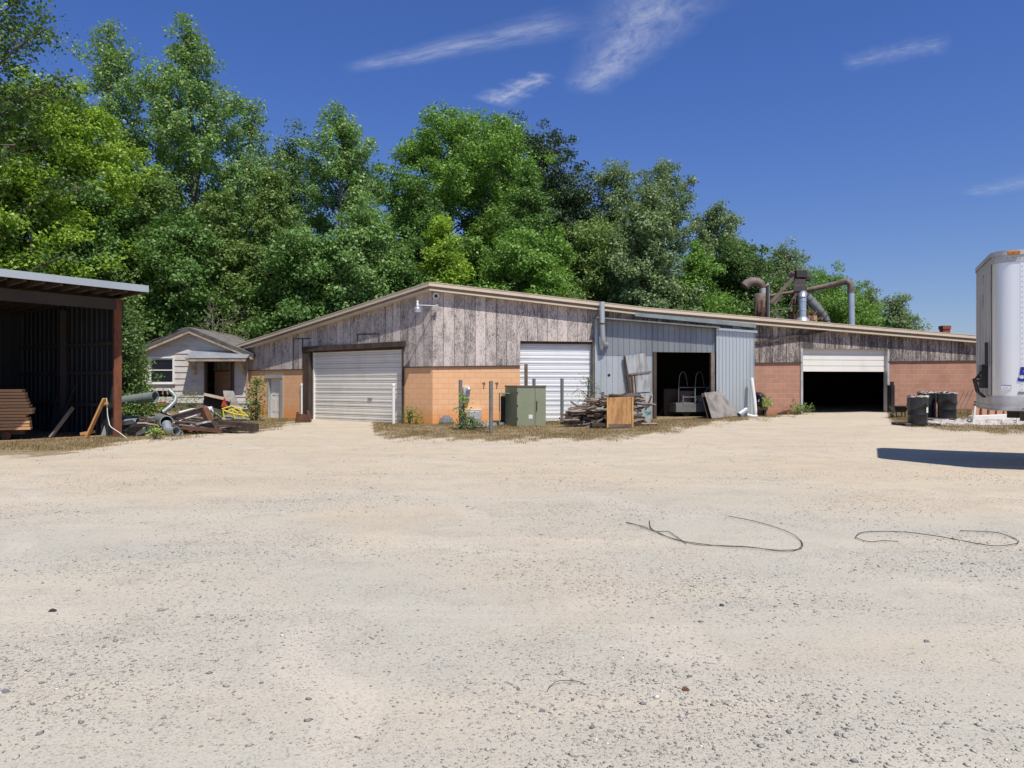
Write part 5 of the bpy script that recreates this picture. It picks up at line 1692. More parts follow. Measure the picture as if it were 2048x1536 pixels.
# ------------------------------------------------------------------ scrap pile in front of the cottage
def pipe(name, pts, r, m, lab, cat='pipe', inner=.012, n=18):
    b = MB(); b.tube(pts, r, n, True, inner)
    return tag(b.build(name, M_[m]), lab, cat)
pipe('duct_pipe', [P(226, 806, 25.8), P(268, 799, 25.6), P(311, 793.5, 25.4)], .18, 'pipe_grey', 'large pale grey duct pipe resting high across the scrap pile by the post')
pipe('duct_pipe', [P(255, 850, 25.0), P(300, 844, 24.6), P(323, 840, 24.3)], .17, 'pipe_grey', 'long grey duct pipe lying low in the middle of the scrap pile')
pipe('duct_elbow', [P(318, 838, 24.4), P(326, 842, 24.2), P(333, 844, 23.7)], .19, 'grey_steel', 'dark open mouthed duct end facing out of the scrap pile', 'duct', .014)
b = MB(); c_ = P(333, 844, 23.68); 
pipe('duct_ring', [P(333, 844, 23.70), P(333.2, 844.1, 23.62)], .205, 'pipe_grey', 'pale flange ring around the open duct mouth', 'ring', .03)
pipe('duct_elbow', [P(333, 848, 23.6), P(336, 860, 23.35), P(345, 864, 23.3), P(353, 862, 23.2)], .14, 'galv_bright', 'shiny metal elbow lying below the open duct mouth', 'duct', .012)
pipe('flex_pipe', [P(338, 780, 26.0), P(346, 787, 26.0), P(352, 795, 25.9), P(349, 804, 25.8), P(338, 815, 25.6), P(325, 825, 25.4)], .075, 'pipe_grey', 'curved grey pipe bending up in front of the cottage window', 'pipe')
pipe('duct_pipe', [P(233, 838, 24.8), P(250, 840, 24.5), P(262, 842, 24.2)], .13, 'grey_steel', 'short dark duct pipe stub beside the rust red post')
pipe('duct_pipe', [P(248, 838, 25.2), P(262, 838, 25.0), P(275, 838, 24.9)], .12, 'pipe_grey', 'short grey duct pipe stub behind the black bin in the scrap pile')
pipe('white_pipe', [P(360, 828, 25.2), P(383, 822, 25.3), P(425, 818, 25.4)], .09, 'white_plastic', 'pale pipe lying behind the rusty beams of the scrap pile', 'pipe')
pipe('wood_pole', [P(291, 873, 23.0), P(310, 864, 23.4), P(327, 856, 23.6)], .04, 'pale_wood', 'pale pole sloping up out of the front of the scrap pile', 'pole', None)
pipe('drain_pipe', [P(352, 868, 23.5), P(362, 866, 23.4)], .08, 'galv', 'small round duct cap lying right of the shiny elbow', 'duct')
# steel beams
for (xa, ya, xb, yb, d0, d1, w, h, m, lab) in (
        (345, 838, 408, 820, 24.2, 24.6, .22, .26, 'rust_pale', 'rusty steel beam raised across the middle of the scrap pile'),
        (350, 846, 430, 853, 23.9, 24.1, .16, .16, 'rust_pale', 'rusty steel beam lying flat below the raised beam'),
        (330, 852, 445, 862, 23.6, 23.9, .14, .12, 'rust', 'long dark steel channel at the front of the scrap pile'),
        (440, 848, 512, 856, 24.4, 24.0, .30, .26, 'dark_wood', 'thick dark timber beam at the right end of the scrap pile'),
        (408, 818, 420, 845, 24.5, 24.3, .2, .2, 'rust', 'short rusty beam stub sloping down by the raised beam'),
        (262, 815, 350, 813, 25.9, 26.2, .12, .08, 'rust', 'thin rusty bar under the curved grey pipe')):
    b = MB(); A_, B2 = P(xa, ya, d0), P(xb, yb, d1)
    if 'steel beam' in lab: b.ibeam(A_, B2, w, h, .03)
    else: b.beam(A_, B2, w, h)
    tag(b.build('steel_beam' if 'timber' not in lab else 'timber_beam', M_[m]), lab, 'beam')
# boards and sheets
for (quad, d, m, lab, cat) in (
        ([(405, 815), (452, 830), (460, 800), (409, 789)], 26.4, 'dark_wood', 'dark wood grained panel leaning before the cottage doorway', 'panel'),
        ([(407, 791), (459, 803), (461, 797), (408, 786)], 26.35, 'pale_wood', 'pale edge board lying along the top of the dark panel', 'board'),
        ([(450, 810), (478, 812), (466, 782), (446, 781)], 26.7, 'board_panel', 'grey rounded board leaning at the cottage doorway', 'board'),
        ([(265, 858), (325, 862), (318, 848), (298, 846)], 24.2, 'grey_wood', 'pale weathered plank sheet lying on the low front of the pile', 'sheet'),
        ([(372, 806), (390, 806), (392, 822), (374, 824)], 27.0, 'concrete', 'pale stone block at the foot of the cottage wall', 'block'),
        ([(310, 812), (333, 812), (331, 803), (312, 804)], 26.5, 'rust_red', 'rust red sheet scrap under the window', 'scrap')):
    b = MB(); b.prism([P(x, y, d-(.5 if i < 2 else 0)) for i, (x, y) in enumerate(quad)], (0, .05, 0)); tag(b.build('wood_sheet' if cat == 'panel' else 'scrap_sheet' if cat in ('sheet', 'scrap') else 'stone_block' if cat == 'block' else 'loose_board', M_[m]), lab, cat)
b = MB(); b.lathe([(.12, 0), (.11, .02), (.02, .30), (0, .30)], P(449, 813, 25.9), 4, Matrix.Rotation(.5, 3, 'Z'), False); tag(b.build('red_cone', M_['red']), 'small red cone between the leaning boards at the doorway', 'cone')
# black bins / tarp
for (xa, ya, w, h, d, lab) in ((252, 866, .7, .45, 23.6, 'black plastic tub lying next to the rust red post'), (275, 871, .65, .33, 23.2, 'low black plastic tray in the front shade of the pile'), (240, 856, .4, .5, 24.0, 'black rolled tarp bundle behind the rust red post'), (297, 868, .5, .28, 23.4, 'black rubber mat folded behind the pale pole')):
    p = P(xa, ya, d); gzv = gzf(p.x, p.y)
    b = MB(); b.lathe([(w*.38, 0), (w*.5, h*.35), (w*.46, h*.8), (w*.3, h), (0, h*.92)], (p.x, p.y, gzv), 7, Matrix.Rotation(r2.random(), 3, 'Z') @ Matrix.Diagonal((1, .7, 1)), False)
    b.v = [(x_+rnd.uniform(-.05, .05), y_+rnd.uniform(-.05, .05), z_+rnd.uniform(-.03, .05)) for x_, y_, z_ in b.v]
    tag(b.build('black_tub' if 'tub' in lab else 'black_tray' if 'tray' in lab else 'tarp_bundle' if 'tarp' in lab else 'rubber_mat', M_['black']), lab, 'tub' if 'tub' in lab else 'tray' if 'tray' in lab else 'tarp' if 'tarp' in lab else 'mat')
b = MB(); a, c_ = P(241, 838, 24.2), P(268, 858, 23.4); b.beam(a, c_, .16, .1); tag(b.build('black_gutter', M_['dark_steel']), 'dark channel sloping down over the black tub', 'channel')
pipe('duct_shell', [P(252, 848, 24.0), P(276, 846, 24.0)], .16, 'pipe_grey', 'half round grey duct shell lying over the black tub', 'duct')
sheet(P(330, 0, 25.6).x, 25.6, 2.6, .8, .25, 22, 'film', 'white plastic film snagged behind the pipes of the scrap pile')
for i in range(110):
    px = r2.uniform(250, 475); d = r2.uniform(23.9, 25.8)
    x = (px-1024)/F*d
    put_board((x, d, gzf(x, d)+r2.uniform(.03, .45)), r2.uniform(-.6, .6), r2.uniform(-.25, .25), r2.uniform(.5, 1.7), r2.randrange(5), r2.choice(['brown_wood', 'grey_wood', 'dark_wood', 'dark_wood', 'pale_wood', 'rust', 'pipe_grey']),
              'scrap_board', 'small broken board lying among the pipes before the cottage', 'small boards in the scrap pile')
rod = None
for i in range(24):
    px = r2.uniform(255, 470); d = r2.uniform(23.8, 25.8); x = (px-1024)/F*d
    L_, a_, t_ = r2.uniform(.6, 2.0), r2.uniform(-.9, .9), r2.uniform(-.35, .5)
    if rod is None or i in (1, 2):
        b = MB(); b.tube([(-.5, 0, 0), (-.2, .015, .01), (.15, -.01, .02), (.5, .02, 0)], .022, 6)
        rod = [rod] if rod is not None and not isinstance(rod, list) else (rod or [])
        o = b.build('scrap_rod', M_[('rust', 'grey_steel', 'rail_alu')[i]], origin=(0, 0, 0)); rod.append(o)
    else:
        o = rod[i % 3].copy(); col.objects.link(o)
    tag(o, 'thin bent metal rod poking out of the pipe and beam scrap pile', 'rod', 'thin rods in the scrap pile')
    o.location = (x, d, gzf(x, d)+.12+abs(t_)*L_*.5); o.rotation_euler = (0, t_, a_); o.scale = (L_, 1, 1)
# yellow tube frame
yf = thing('yellow_frame', P(462, 850, 24.9), 'bright yellow tubular frame standing on the scrap pile', 'frame')
for pts in ([(444, 818), (464, 812), (478, 819), (496, 833)], [(446, 820), (468, 828), (496, 832)], [(446, 820), (448, 837)], [(464, 820), (470, 838)], [(482, 824), (488, 840)], [(452, 824), (464, 818), (476, 826)], [(474, 817), (480, 816), (483, 822)]):
    b = MB(); b.tube([P(x, y, 24.9+.004*(x-444)) for x, y in pts], .028, 8); b.build('frame_tube', M_['yellow'], yf)

# ------------------------------------------------------------------ dust collection plant behind the roof
DE = 43.0
def q(px, py, dd=0.0): return P(px, py, DE+dd)
cy = thing('cyclone_collector', (q(1521, 0).x, DE, 0), 'rusty beige cyclone dust collector with a hooked outlet, above the workshop roof', 'dust collector')
cc = q(1521, 640); zt = q(0, 588).z; zb2 = q(0, 620).z
b = MB(); b.lathe([(.34, zt+.02), (.36, zt), (.36, zb2), (.10, zb2-2.0), (0, zb2-2.0)], (cc.x, DE, 0), 22); b.build('drum', M_['rust_pale'], cy)
b = MB(); b.tube([q(1526, 590), q(1526, 576), q(1522, 568), q(1513, 564), q(1503, 563.5), q(1494, 568), q(1489, 573)], [.20, .20, .24, .27, .28, .28, .27], 16, True, .02); b.build('outlet_hood', M_['rust_pale'], cy)
b = MB(); b.tube([q(1526, 590), q(1526, 577)], .205, 16); b.build('outlet_neck', M_['rail_alu'], cy)
for (xa, xb) in ((1512, 1508), (1534, 1537), (1524, 1524)):
    b = MB(); A_ = q(xa, 600, -.35); b.beam(A_, (A_.x+(xb-xa)*.02, A_.y, 0), .09, .09); b.build('leg', M_['rust'], cy)
b = MB(); b.beam(q(1509, 640, -.4), q(1530, 615, -.4), .12, .10); b.beam(q(1518, 640, -.4), q(1532, 618, -.4), .10, .10); b.build('leg_brace', M_['rust'], cy)
pm = thing('steel_mast', (q(1535, 0).x, DE-1, 0), 'tall dark steel mast with a hook right of the cyclone collector', 'mast')
b = MB(); t_ = q(1535, 572, -1); b.beam((t_.x, t_.y, 0), t_, .16, .14, (1, 0, 0)); b.build('pole', M_['dark_steel'], pm)
b = MB(); b.tube([q(1533, 574, -1), q(1534, 568, -1), q(1536, 567, -1), q(1538, 571, -1)], .03, 6); b.build('hook', M_['rail_alu'], pm)
b = MB(); t_ = q(1538, 573, -1.05); b.beam((t_.x, t_.y, 0), t_, .07, .06, (1, 0, 0)); b.build('bright_strip', M_['grey_steel'], pm)
ht = thing('hopper_tower', (q(1600, 0).x, DE, 0), 'black elevated hopper tower on spindly legs behind the workshop roof', 'tower')
b = MB(); b.mesh([q(1590, 558, -.4), q(1611, 558, -.4), q(1611, 558, .4), q(1590, 558, .4), q(1587, 582, -.5), q(1613, 582, -.5), q(1613, 582, .5), q(1587, 582, .5), q(1594, 605, -.3), q(1608, 605, -.3), q(1608, 605, .3), q(1594, 605, .3)],
       [(0, 1, 5, 4), (1, 2, 6, 5), (2, 3, 7, 6), (3, 0, 4, 7), (4, 5, 9, 8), (5, 6, 10, 9), (6, 7, 11, 10), (7, 4, 8, 11), (3, 2, 1, 0)]); b.build('hopper', M_['dark_steel'], ht)
b = MB(); b.box(q(1600, 549), (.62, .6, .42)); b.build('drive_box', M_['dark_steel'], ht, bevel=.02)
b = MB(); b.box(q(1612, 557), (.34, .5, .26), Matrix.Rotation(.12, 3, 'Y')); b.build('gear_case', M_['dark_steel'], ht, bevel=.03)
b = MB(); b.beam(q(1580, 548), q(1592, 553), .3, .05, (0, 1, .8)); b.mesh([q(1577, 545), q(1585, 552), q(1590, 546), q(1587, 541)], [(0, 1, 2, 3)]); b.build('feed_flap', M_['rust_pale'], ht)
for (xa, ya, xb, yb) in ((1589, 575, 1582, 700), (1612, 575, 1620, 700), (1590, 580, 1600, 700), (1610, 580, 1606, 700)):
    b = MB(); b.beam(q(xa, ya), q(xb, yb), .07, .07); b.build('leg', M_['rust'], ht)
for (xa, ya, xb, yb) in ((1586, 600, 1608, 572), (1577, 612, 1592, 585), (1588, 618, 1593, 580), (1584, 612, 1615, 608), (1586, 572, 1613, 570), (1580, 618, 1590, 590)):
    b = MB(); b.beam(q(xa, ya, -.45), q(xb, yb, -.45), .035, .035); b.build('brace', M_['rust_pale'], ht)
b = MB(); b.beam(q(1540, 607), q(1584, 558), .22, .18); b.beam(q(1584, 557), q(1598, 554), .22, .16); b.beam(q(1545, 608), q(1560, 588), .1, .3); ch = b.build('chute', M_['rust_pale'], ht)
pa_ = thing('arched_pipe', (q(1702, 0).x, DE, 0), 'long rusty overhead pipe that arches down on a pale riser at its right end', 'pipe')
b = MB(); b.tube([q(1538, 592, 1), q(1590, 584, 1), q(1640, 575, .6), q(1680, 566, .3), q(1693, 562.5), q(1700, 566), q(1702, 576)], [.10, .12, .15, .18, .19, .19, .19], 14); b.build('overhead_run', M_['rust_pale'], pa_)
b = MB(); t_ = q(1702, 584); b.tube([t_, (t_.x+.06, DE, 3.0)], .185, 14); b.build('riser', M_['galv_bright'], pa_)
b = MB(); b.tube([q(1702, 575), q(1702, 586)], .20, 14); b.build('collar', M_['rust_pale'], pa_)
du = thing('galvanised_duct', (q(1606, 0, -1).x, DE-1, 0), 'bright galvanised duct rising from a flared roof boot, in front of the hopper tower', 'duct')
b = MB(); b.tube([q(1607, 588, -.6), q(1605, 590, -.9), q(1605, 600, -1), q(1605, 640, -1)], [.20, .22, .205, .195], 18); b.build('duct_stack', M_['galv_bright'], du)
b = MB(); z_b = q(0, 634, -1).z; c_ = q(1605, 640, -1); b.lathe([(.20, z_b), (.34, z_b-.12), (.40, z_b-.32), (.42, z_b-1.8)], (c_.x, DE-1, 0), 20); b.build('roof_boot', M_['galv_bright'], du)
for y in (594, 602, 620):
    b = MB(); c_ = q(1605, y, -1); b.tube([c_+V((0, 0, -.03)), c_+V((0, 0, .03))], .215, 18); b.build('band', M_['galv'], du)
hs = thing('flexible_duct', (q(1636, 0).x, DE, 0), 'sagging grey flexible duct sloping down to the right of the galvanised duct', 'duct')
b = MB(); pts = [q(1612, 592), q(1622, 603), q(1634, 616), q(1645, 628), q(1653, 640), q(1656, 652)]; b.tube(pts, [.26, .27, .25, .22, .19, .17], 14); b.build('hose', M_['grey_steel'], hs)
for k in range(7):
    t = k/7*4.8; i = int(t); p = pts[i].lerp(pts[i+1], t-i); p2 = pts[i].lerp(pts[i+1], t-i+.08)
    b = MB(); b.tube([p, p2], .28-.012*k, 14); b.build('hoop', M_['dark_steel'], hs)
wk = thing('wooden_bin', (q(1612, 0, .6).x, DE+.6, 0), 'orange brown wooden chip bin low behind the galvanised duct', 'bin')
x0_, x1_ = q(1576, 0, .7).x, q(1634, 0, .7).x
zt = q(0, 623, .7).z
for k in range(8):
    b = MB(); xx = x0_+(x1_-x0_)*(k+.5)/8; b.box((xx, DE+.7, (zt+1.0)/2), ((x1_-x0_)/8*.94, .06, zt-1.0)); b.build('stave', M_['lumber' if k % 3 else 'brown_wood'], wk)
b = MB(); b.box(((x0_+x1_)/2, DE+.64, zt-.08), (x1_-x0_+.1, .05, .10)); b.build('rim', M_['rust'], wk)
b = MB(); b.box(((x0_+x1_)/2, DE+.9, 1.4), (x1_-x0_, .4, 2.8)); b.build('core', M_['dark_wood'], wk)
for k, (xa, ya, xb, yb) in enumerate(((1540, 622, 1570, 640), (1542, 620, 1590, 616), (1545, 628, 1566, 640), (1620, 640, 1634, 622), (1626, 642, 1648, 634), (1642, 640, 1656, 626), (1612, 634, 1630, 642))):
    b = MB(); b.beam(q(xa, ya, -.5), q(xb, yb, -.5), .05, .05); tag(b.build('guy_strut', M_['rust_pale']), 'thin rusty strut bracing the dust plant just above the roof line', 'strut', 'thin struts of the dust plant')
# brick chimney far right
cm = thing('brick_chimney', (P(1890, 0, 46).x, 46, 0), 'squat red brick chimney top showing over the low end of the roof', 'chimney')
x_ = P(1889.5, 0, 46).x; zt = P(0, 652, 46).z
b = MB(); b.box((x_, 46, (zt-.2)/2), (.42, .42, zt-.2)); b.build('stack', M_['brick'], cm)
b = MB(); b.box((x_, 46, zt-.1), (.50, .50, .22)); b.build('cap', M_['brick'], cm)

# ------------------------------------------------------------------ wires and bits lying on the lot
def wire(name, px_pts, r, m, lab):
    pts = [G(x, y)+V((0, 0, r+.004+rnd.random()*.012)) for x, y in px_pts]
    out = []
    for i in range(len(pts)-1):
        a0, a1, a2, a3 = pts[max(i-1, 0)], pts[i], pts[i+1], pts[min(i+2, len(pts)-1)]
        for k in range(6):
            t = k/6
            out.append(0.5*((2*a1)+(a2-a0)*t+(2*a0-5*a1+4*a2-a3)*t*t+(3*a1-a0-3*a2+a3)*t**3))
    out.append(pts[-1])
    b = MB(); b.tube(out, r, 6)
    return tag(b.build(name, M_[m]), lab, 'wire')
W1 = [(1252, 1046), (1275, 1053), (1300, 1062), (1350, 1080), (1400, 1089), (1450, 1096), (1500, 1098), (1550, 1103), (1590, 1102), (1605, 1096), (1601, 1083), (1580, 1069), (1540, 1053), (1500, 1043), (1457, 1035)]
wire('bent_wire', W1, .0036, 'wire', 'longest dark green wire curling open across the middle of the lot')
wire('bent_wire', [(x+3*math.sin(i*1.3), y+2.5*math.cos(i*1.7)) for i, (x, y) in enumerate(W1[:11])], .0028, 'wire', 'thinner dark wire running tight beside the longest green wire')
wire('bent_wire', [(1299, 1043), (1301, 1056), (1312, 1064), (1335, 1066), (1352, 1075), (1372, 1089)], .004, 'wire', 'short kinked wire crossing the left part of the longest green wire')
wire('bent_wire', [(1797, 1085), (1765, 1084), (1740, 1086), (1716, 1080), (1713, 1074), (1732, 1066), (1800, 1067), (1870, 1075), (1930, 1084), (1985, 1095), (2020, 1093), (2038, 1087), (2025, 1077), (1990, 1068), (1920, 1064)], .004, 'wire_brown', 'dark brown wire bent in a flat S at the right of the lot')
wire('bent_wire', [(1095, 1384), (1099, 1376), (1115, 1369), (1140, 1366), (1160, 1367), (1170, 1371)], .002, 'wire', 'small thin green wire arc near the camera')
for (x, y, w, m, lab, nm) in ((105, 1223, .042, 'dark_steel', 'dark jagged metal shard alone at the left of the lot', 'metal_shard'), (1370, 1381, .038, 'rust', 'flat reddish brown tile chip in the near gravel', 'tile_chip'), (1083, 1423, .03, 'stone', 'dark upright pebble in the near centre of the lot', 'dark_pebble'), (9, 1385, .04, 'stone', 'dark blue grey stone at the left picture edge', 'grey_stone'),
                              (1443, 1212, .035, 'dark_steel', 'small dark metal scrap in the gravel below the green wire', 'metal_scrap'), (1853, 1284, .032, 'stone', 'grey stone standing out in the gravel at the right', 'grey_stone')):
    g = G(x, y)
    b = MB(); b.mesh([g+V((-w*.6, -w*.3, 0)), g+V((w*.5, -w*.35, 0)), g+V((w*.65, w*.25, 0)), g+V((-w*.4, w*.4, 0)), g+V((-w*.4, -w*.2, w*.35)), g+V((w*.45, -w*.2, w*.22)), g+V((w*.5, w*.2, w*.3)), g+V((-w*.2, w*.3, w*.45))],
                     [(0, 3, 2, 1), (4, 5, 6, 7), (0, 1, 5, 4), (1, 2, 6, 5), (2, 3, 7, 6), (3, 0, 4, 7)])
    tag(b.build(nm, M_[m]), lab, 'stone' if 'stone' in nm or 'pebble' in nm else 'debris')

# ------------------------------------------------------------------ vegetation


def quads_mesh(name, V4, mat_):
    """(n,4,3) corner array -> one mesh of separate leaves"""
    n = len(V4)
    me = bpy.data.meshes.new(name)
    me.vertices.add(n*4)
    me.vertices.foreach_set('co', V4.reshape(-1).astype(np.float32))
    me.loops.add(n*4)
    me.loops.foreach_set('vertex_index', np.arange(n*4, dtype=np.int32))
    me.polygons.add(n)
    me.polygons.foreach_set('loop_start', np.arange(0, n*4, 4, dtype=np.int32))
    me.polygons.foreach_set('loop_total', np.full(n, 4, dtype=np.int32))
    me.materials.append(mat_)
    me.update(calc_edges=True)
    return me


def unit(a):
    return a/np.maximum(np.linalg.norm(a, axis=1, keepdims=True), 1e-9)


def leaf_quads(c, size, rng, up=0.5, aspect=0.62, out=None):
    n = len(c)
    nor = rng.normal(size=(n, 3))
    nor = unit(nor)
    nor[:, 2] = np.abs(nor[:, 2])*0.8+up
    if out is not None:
        nor += 0.45*out
    nor = unit(nor)
    t = unit(np.cross(nor, rng.normal(size=(n, 3))))
    b = np.cross(nor, t)
    s = (size*rng.uniform(.6, 1.25, n))[:, None]
    k = aspect
    droop = nor*s*0.12
    return np.stack([c-t*s*.5, c+b*s*k*.5+droop*.3-t*s*.08, c+t*s*.5-droop, c-b*s*k*.5+droop*.3-t*s*.08], 1)


def env(kind, t):
    if kind == 'poplar':
        return np.where(t < .22, .75+.25*t/.22, np.clip((1-t)/.78, 0, 1)**.72)
    if kind == 'round':
        return np.sqrt(np.clip(1-((t-.60)/.43)**2, 0.02, 1))
    if kind == 'pine':
        return np.clip((1-t)/.5, 0, 1)**.65*np.clip((t-.2)/.2, .3, 1)
    if kind == 'slim':
        return np.where(t < .3, .6+.4*t/.3, np.clip((1-t)/.7, 0, 1)**.6)
    if kind == 'loose':
        return np.sqrt(np.clip(1-((t-.55)/.48)**2, 0.02, 1))*.95
    if kind == 'bush':
        return np.sqrt(np.clip(1-(t*.98)**2.2, 0, 1))
    return np.ones_like(t)


KINDS = dict(poplar=dict(tb=.10, rise=.55, rc=.60, flat=.8, leaf=.205), round=dict(tb=.18, rise=.35, rc=.72, flat=.65, leaf=.20), pine=dict(tb=.22, rise=.1, rc=.8, flat=.6, leaf=.17),
             slim=dict(tb=.08, rise=.5, rc=.55, flat=.8, leaf=.185), loose=dict(tb=.2, rise=.5, rc=.6, flat=.7, leaf=.20), bush=dict(tb=.02, rise=.4, rc=.35, flat=.8, leaf=.10))


def limb_pts(p0, p1, sag, k=5):
    out = []
    for i in range(k+1):
        t = i/k
        p = p0.lerp(p1, t)
        p.z += sag*math.sin(math.pi*t)
        out.append(p)
    return out


def make_tree(name, x, y, z0, H, R, kind, leafmat, nleaf, seed, label, group=None, bark='bark', cat='tree', leaf=None, clump=1.0, nlimb=None, lean=0.0):
    rng = np.random.default_rng(seed)
    K = KINDS[kind]
    root = thing(name, (x, y, z0), label, cat, group)
    tm = MB()
    r0 = 0.016*H+0.03
    ph = rng.uniform(0, 6.28, 2)
    def axis_pt(t):
        return V((0.02*H*math.sin(2.2*t+ph[0])*t+lean*H*t*t, 0.015*H*math.sin(2.6*t+ph[1])*t, H*t))
    ks = [i/9*.97 for i in range(10)]
    off = V((x, y, z0))
    tm.tube([axis_pt(t)+off-V((0, 0, .3 if t == 0 else 0)) for t in ks], [r0*(1-t)**.8+.012 for t in ks], 7, False)
    n = nlimb or int(34+H*3.4)
    cl, cr, od = [], [], []
    tb = K['tb']
    for i in range(n):
        t = tb+(1-tb)*((i+rng.uniform(0, .9))/n)
        if rng.random() < .10 and t < .75:
            continue
        az = i*2.39996+rng.uniform(-.5, .5)
        e = float(env(kind, np.array(t)))*R
        L = e*(rng.uniform(.5, 1.04) if rng.random() < .8 else rng.uniform(1.0, 1.3))
        if L < .12: L = .12
        zt = t*H
        zs = max(zt-L*K['rise']-.05*H*rng.random(), H*tb*.6)
        p0 = axis_pt(zs/H)
        ct = axis_pt(t)
        p1 = V((ct.x+math.cos(az)*L, ct.y+math.sin(az)*L, zt+rng.uniform(-.02, .02)*H))
        pts = limb_pts(p0, p1, L*.10)
        rb = max(.02, r0*(1-zs/H)*.46)
        tm.tube([p+off for p in pts], [rb*(1-j/6) for j in range(6)], 5, False)
        m = max(2, int(1+L/(K['rc']*clump)*1.7))
        for j in range(m):
            s = .30+.72*(j+rng.random())/m
            i0 = min(int(s*5), 4)
            p = pts[i0].lerp(pts[i0+1], s*5-i0)
            spread = K['rc']*clump
            q = p+V(rng.normal(size=3)*spread*.55)
            q.z = max(q.z, .2)
            cl.append(q); cr.append(spread*rng.uniform(.6, 1.15))
            od.append((math.cos(az), math.sin(az), .3))
            if rng.random() < .5:
                tm.tube([p+off, q+off], [rb*.4+.006, .006], 4, False)
    # top shoot
    for j in range(5):
        cl.append(axis_pt(.90+.10*j/5)); cr.append(K['rc']*clump*.55); od.append((0, 0, 1))
    cl = np.array([tuple(p) for p in cl]); cr = np.array(cr); od = np.array(od)
    per = rng.uniform(.5, 1.5, len(cl))*cr**1.5
    cnt = np.maximum(3, (per/per.sum()*nleaf).astype(int))
    idx_ = np.repeat(np.arange(len(cl)), cnt)
    g = rng.normal(size=(len(idx_), 3))
    g = unit(g)*(rng.random((len(idx_), 1))**.45)*1.15
    c = cl[idx_]+g*cr[idx_][:, None]*np.array([1, 1, K['flat']])
    c[:, 2] = np.maximum(c[:, 2], .05)
    lf = leaf or K['leaf']
    if kind == 'pine':
        v4 = leaf_quads(c, lf*1.5, rng, .2, .28, od[idx_])
    else:
        v4 = leaf_quads(c, lf, rng, .25, .66, od[idx_]*.6+g*.5)
    tr_ = tm.build('trunk', M_[bark], root)
    me = quads_mesh('crown', v4, M_[leafmat])
    cr_ = bpy.data.objects.new('crown', me)
    col.objects.link(cr_)
    cr_.parent = root
    return root


def tree_at(px, top, d, hw, kind, leafmat, nleaf, seed, label, name='tree', group=None, **kw):
    x = (px-1024)/F*d
    z0 = gzf(x, min(d, 60)) if d < 60 else .5
    H = HC+(768-top)/F*d-z0
    R = hw/F*d
    return make_tree(name, x, d, z0, H, R, kind, leafmat, int(nleaf*3.6), seed, label, group, **kw)


Q = 1.0
BIG = [
    # px, top, depth, half width px, kind, leaf, leaves, bark, label
    (-75, -190, 34, 235, 'loose', 'leaf_dark', 6500, 'bark', 'tall dark tree reaching in from the upper left corner', 'shade_tree'),
    (92, 168, 41, 165, 'round', 'leaf_lime', 26000, 'bark', 'lime green layered tree above the pole shed at the far left', 'lime_green_tree'),
    (218, 45, 50, 195, 'poplar', 'leaf_poplar', 17000, 'bark_pale', 'tall poplar with a pointed top just right of the lime green tree', 'poplar'),
    (388, 50, 49, 265, 'poplar', 'leaf_poplar', 30000, 'bark_pale', 'tallest pointed poplar with a double tip, left of the open sky notch', 'poplar'),
    (492, 200, 51, 130, 'slim', 'leaf_poplar', 9000, 'bark_pale', 'lower poplar at the right shoulder of the tallest poplar', 'poplar'),
    (585, 278, 58, 60, 'round', 'leaf_dark', 7000, 'bark', 'dark round topped tree behind the middle poplar', 'dark_tree'),
    (672, 222, 47, 175, 'slim', 'leaf_poplar', 24000, 'bark_pale', 'broad middle poplar with a pale trunk left of the sky gap', 'poplar'),
    (905, 232, 52, 165, 'round', 'leaf_oak', 30000, 'bark', 'big round green tree with the highest dome in the middle of the woods', 'broad_tree'),
    (985, 238, 55, 110, 'round', 'leaf_oak', 13000, 'bark', 'second green dome just right of the big round tree', 'broad_tree'),
    (1075, 262, 60, 112, 'round', 'leaf_pine', 22000, 'bark', 'dark grey green pine right of the big round tree', 'pine_tree'),
    (1138, 368, 58, 76, 'round', 'leaf_pine', 11000, 'bark', 'lower dark pine on the right slope of the tall pine', 'pine_tree'),
    (830, 350, 46, 88, 'slim', 'leaf_bright', 13000, 'bark_pale', 'bright young tree filling the gap between poplar and round tree', 'young_tree'),
    (1052, 335, 48, 92, 'slim', 'leaf_bright', 14000, 'bark', 'bright green young tree in front of the pine', 'young_tree'),
    (1225, 332, 58, 62, 'loose', 'leaf_grey', 9000, 'bark', 'loose grey green tree with an open top right of the pines', 'open_tree'),
    (1320, 322, 60, 78, 'loose', 'leaf_grey', 10000, 'bark', 'airy tall tree with two feathery tips against the sky', 'open_tree'),
    (1292, 385, 47, 118, 'poplar', 'leaf_grey', 20000, 'bark_pale', 'full grey green tree rising behind the metal lean-to', 'broad_tree'),
    (1428, 412, 62, 75, 'loose', 'leaf_grey', 11000, 'bark', 'spreading grey green tree left of the dust plant', 'open_tree'),
    (1475, 490, 54, 92, 'round', 'leaf_dark', 14000, 'bark', 'dense dark green tree directly behind the cyclone collector', 'dense_tree'),
    (1560, 496, 68, 62, 'round', 'leaf_grey', 9000, 'bark', 'grey green tree top right of the dense dark tree', 'broad_tree'),
    (1645, 540, 74, 70, 'round', 'leaf_oak', 9000, 'bark', 'low tree behind the hopper tower', 'broad_tree'),
    (1735, 578, 76, 48, 'slim', 'leaf_grey', 7000, 'bark', 'slim pointed tree right of the arched pipe', 'young_tree'),
    (1792, 602, 78, 44, 'round', 'leaf_grey', 7000, 'bark', 'last low tree at the right end of the woods', 'broad_tree'),
]
for k, (px, top, d, hw, kind, lm, nl_, bk_, lab, nm) in enumerate(BIG):
    tree_at(px, top, d, hw, kind, lm, int(nl_*Q), 100+k, lab, nm, bark=bk_)

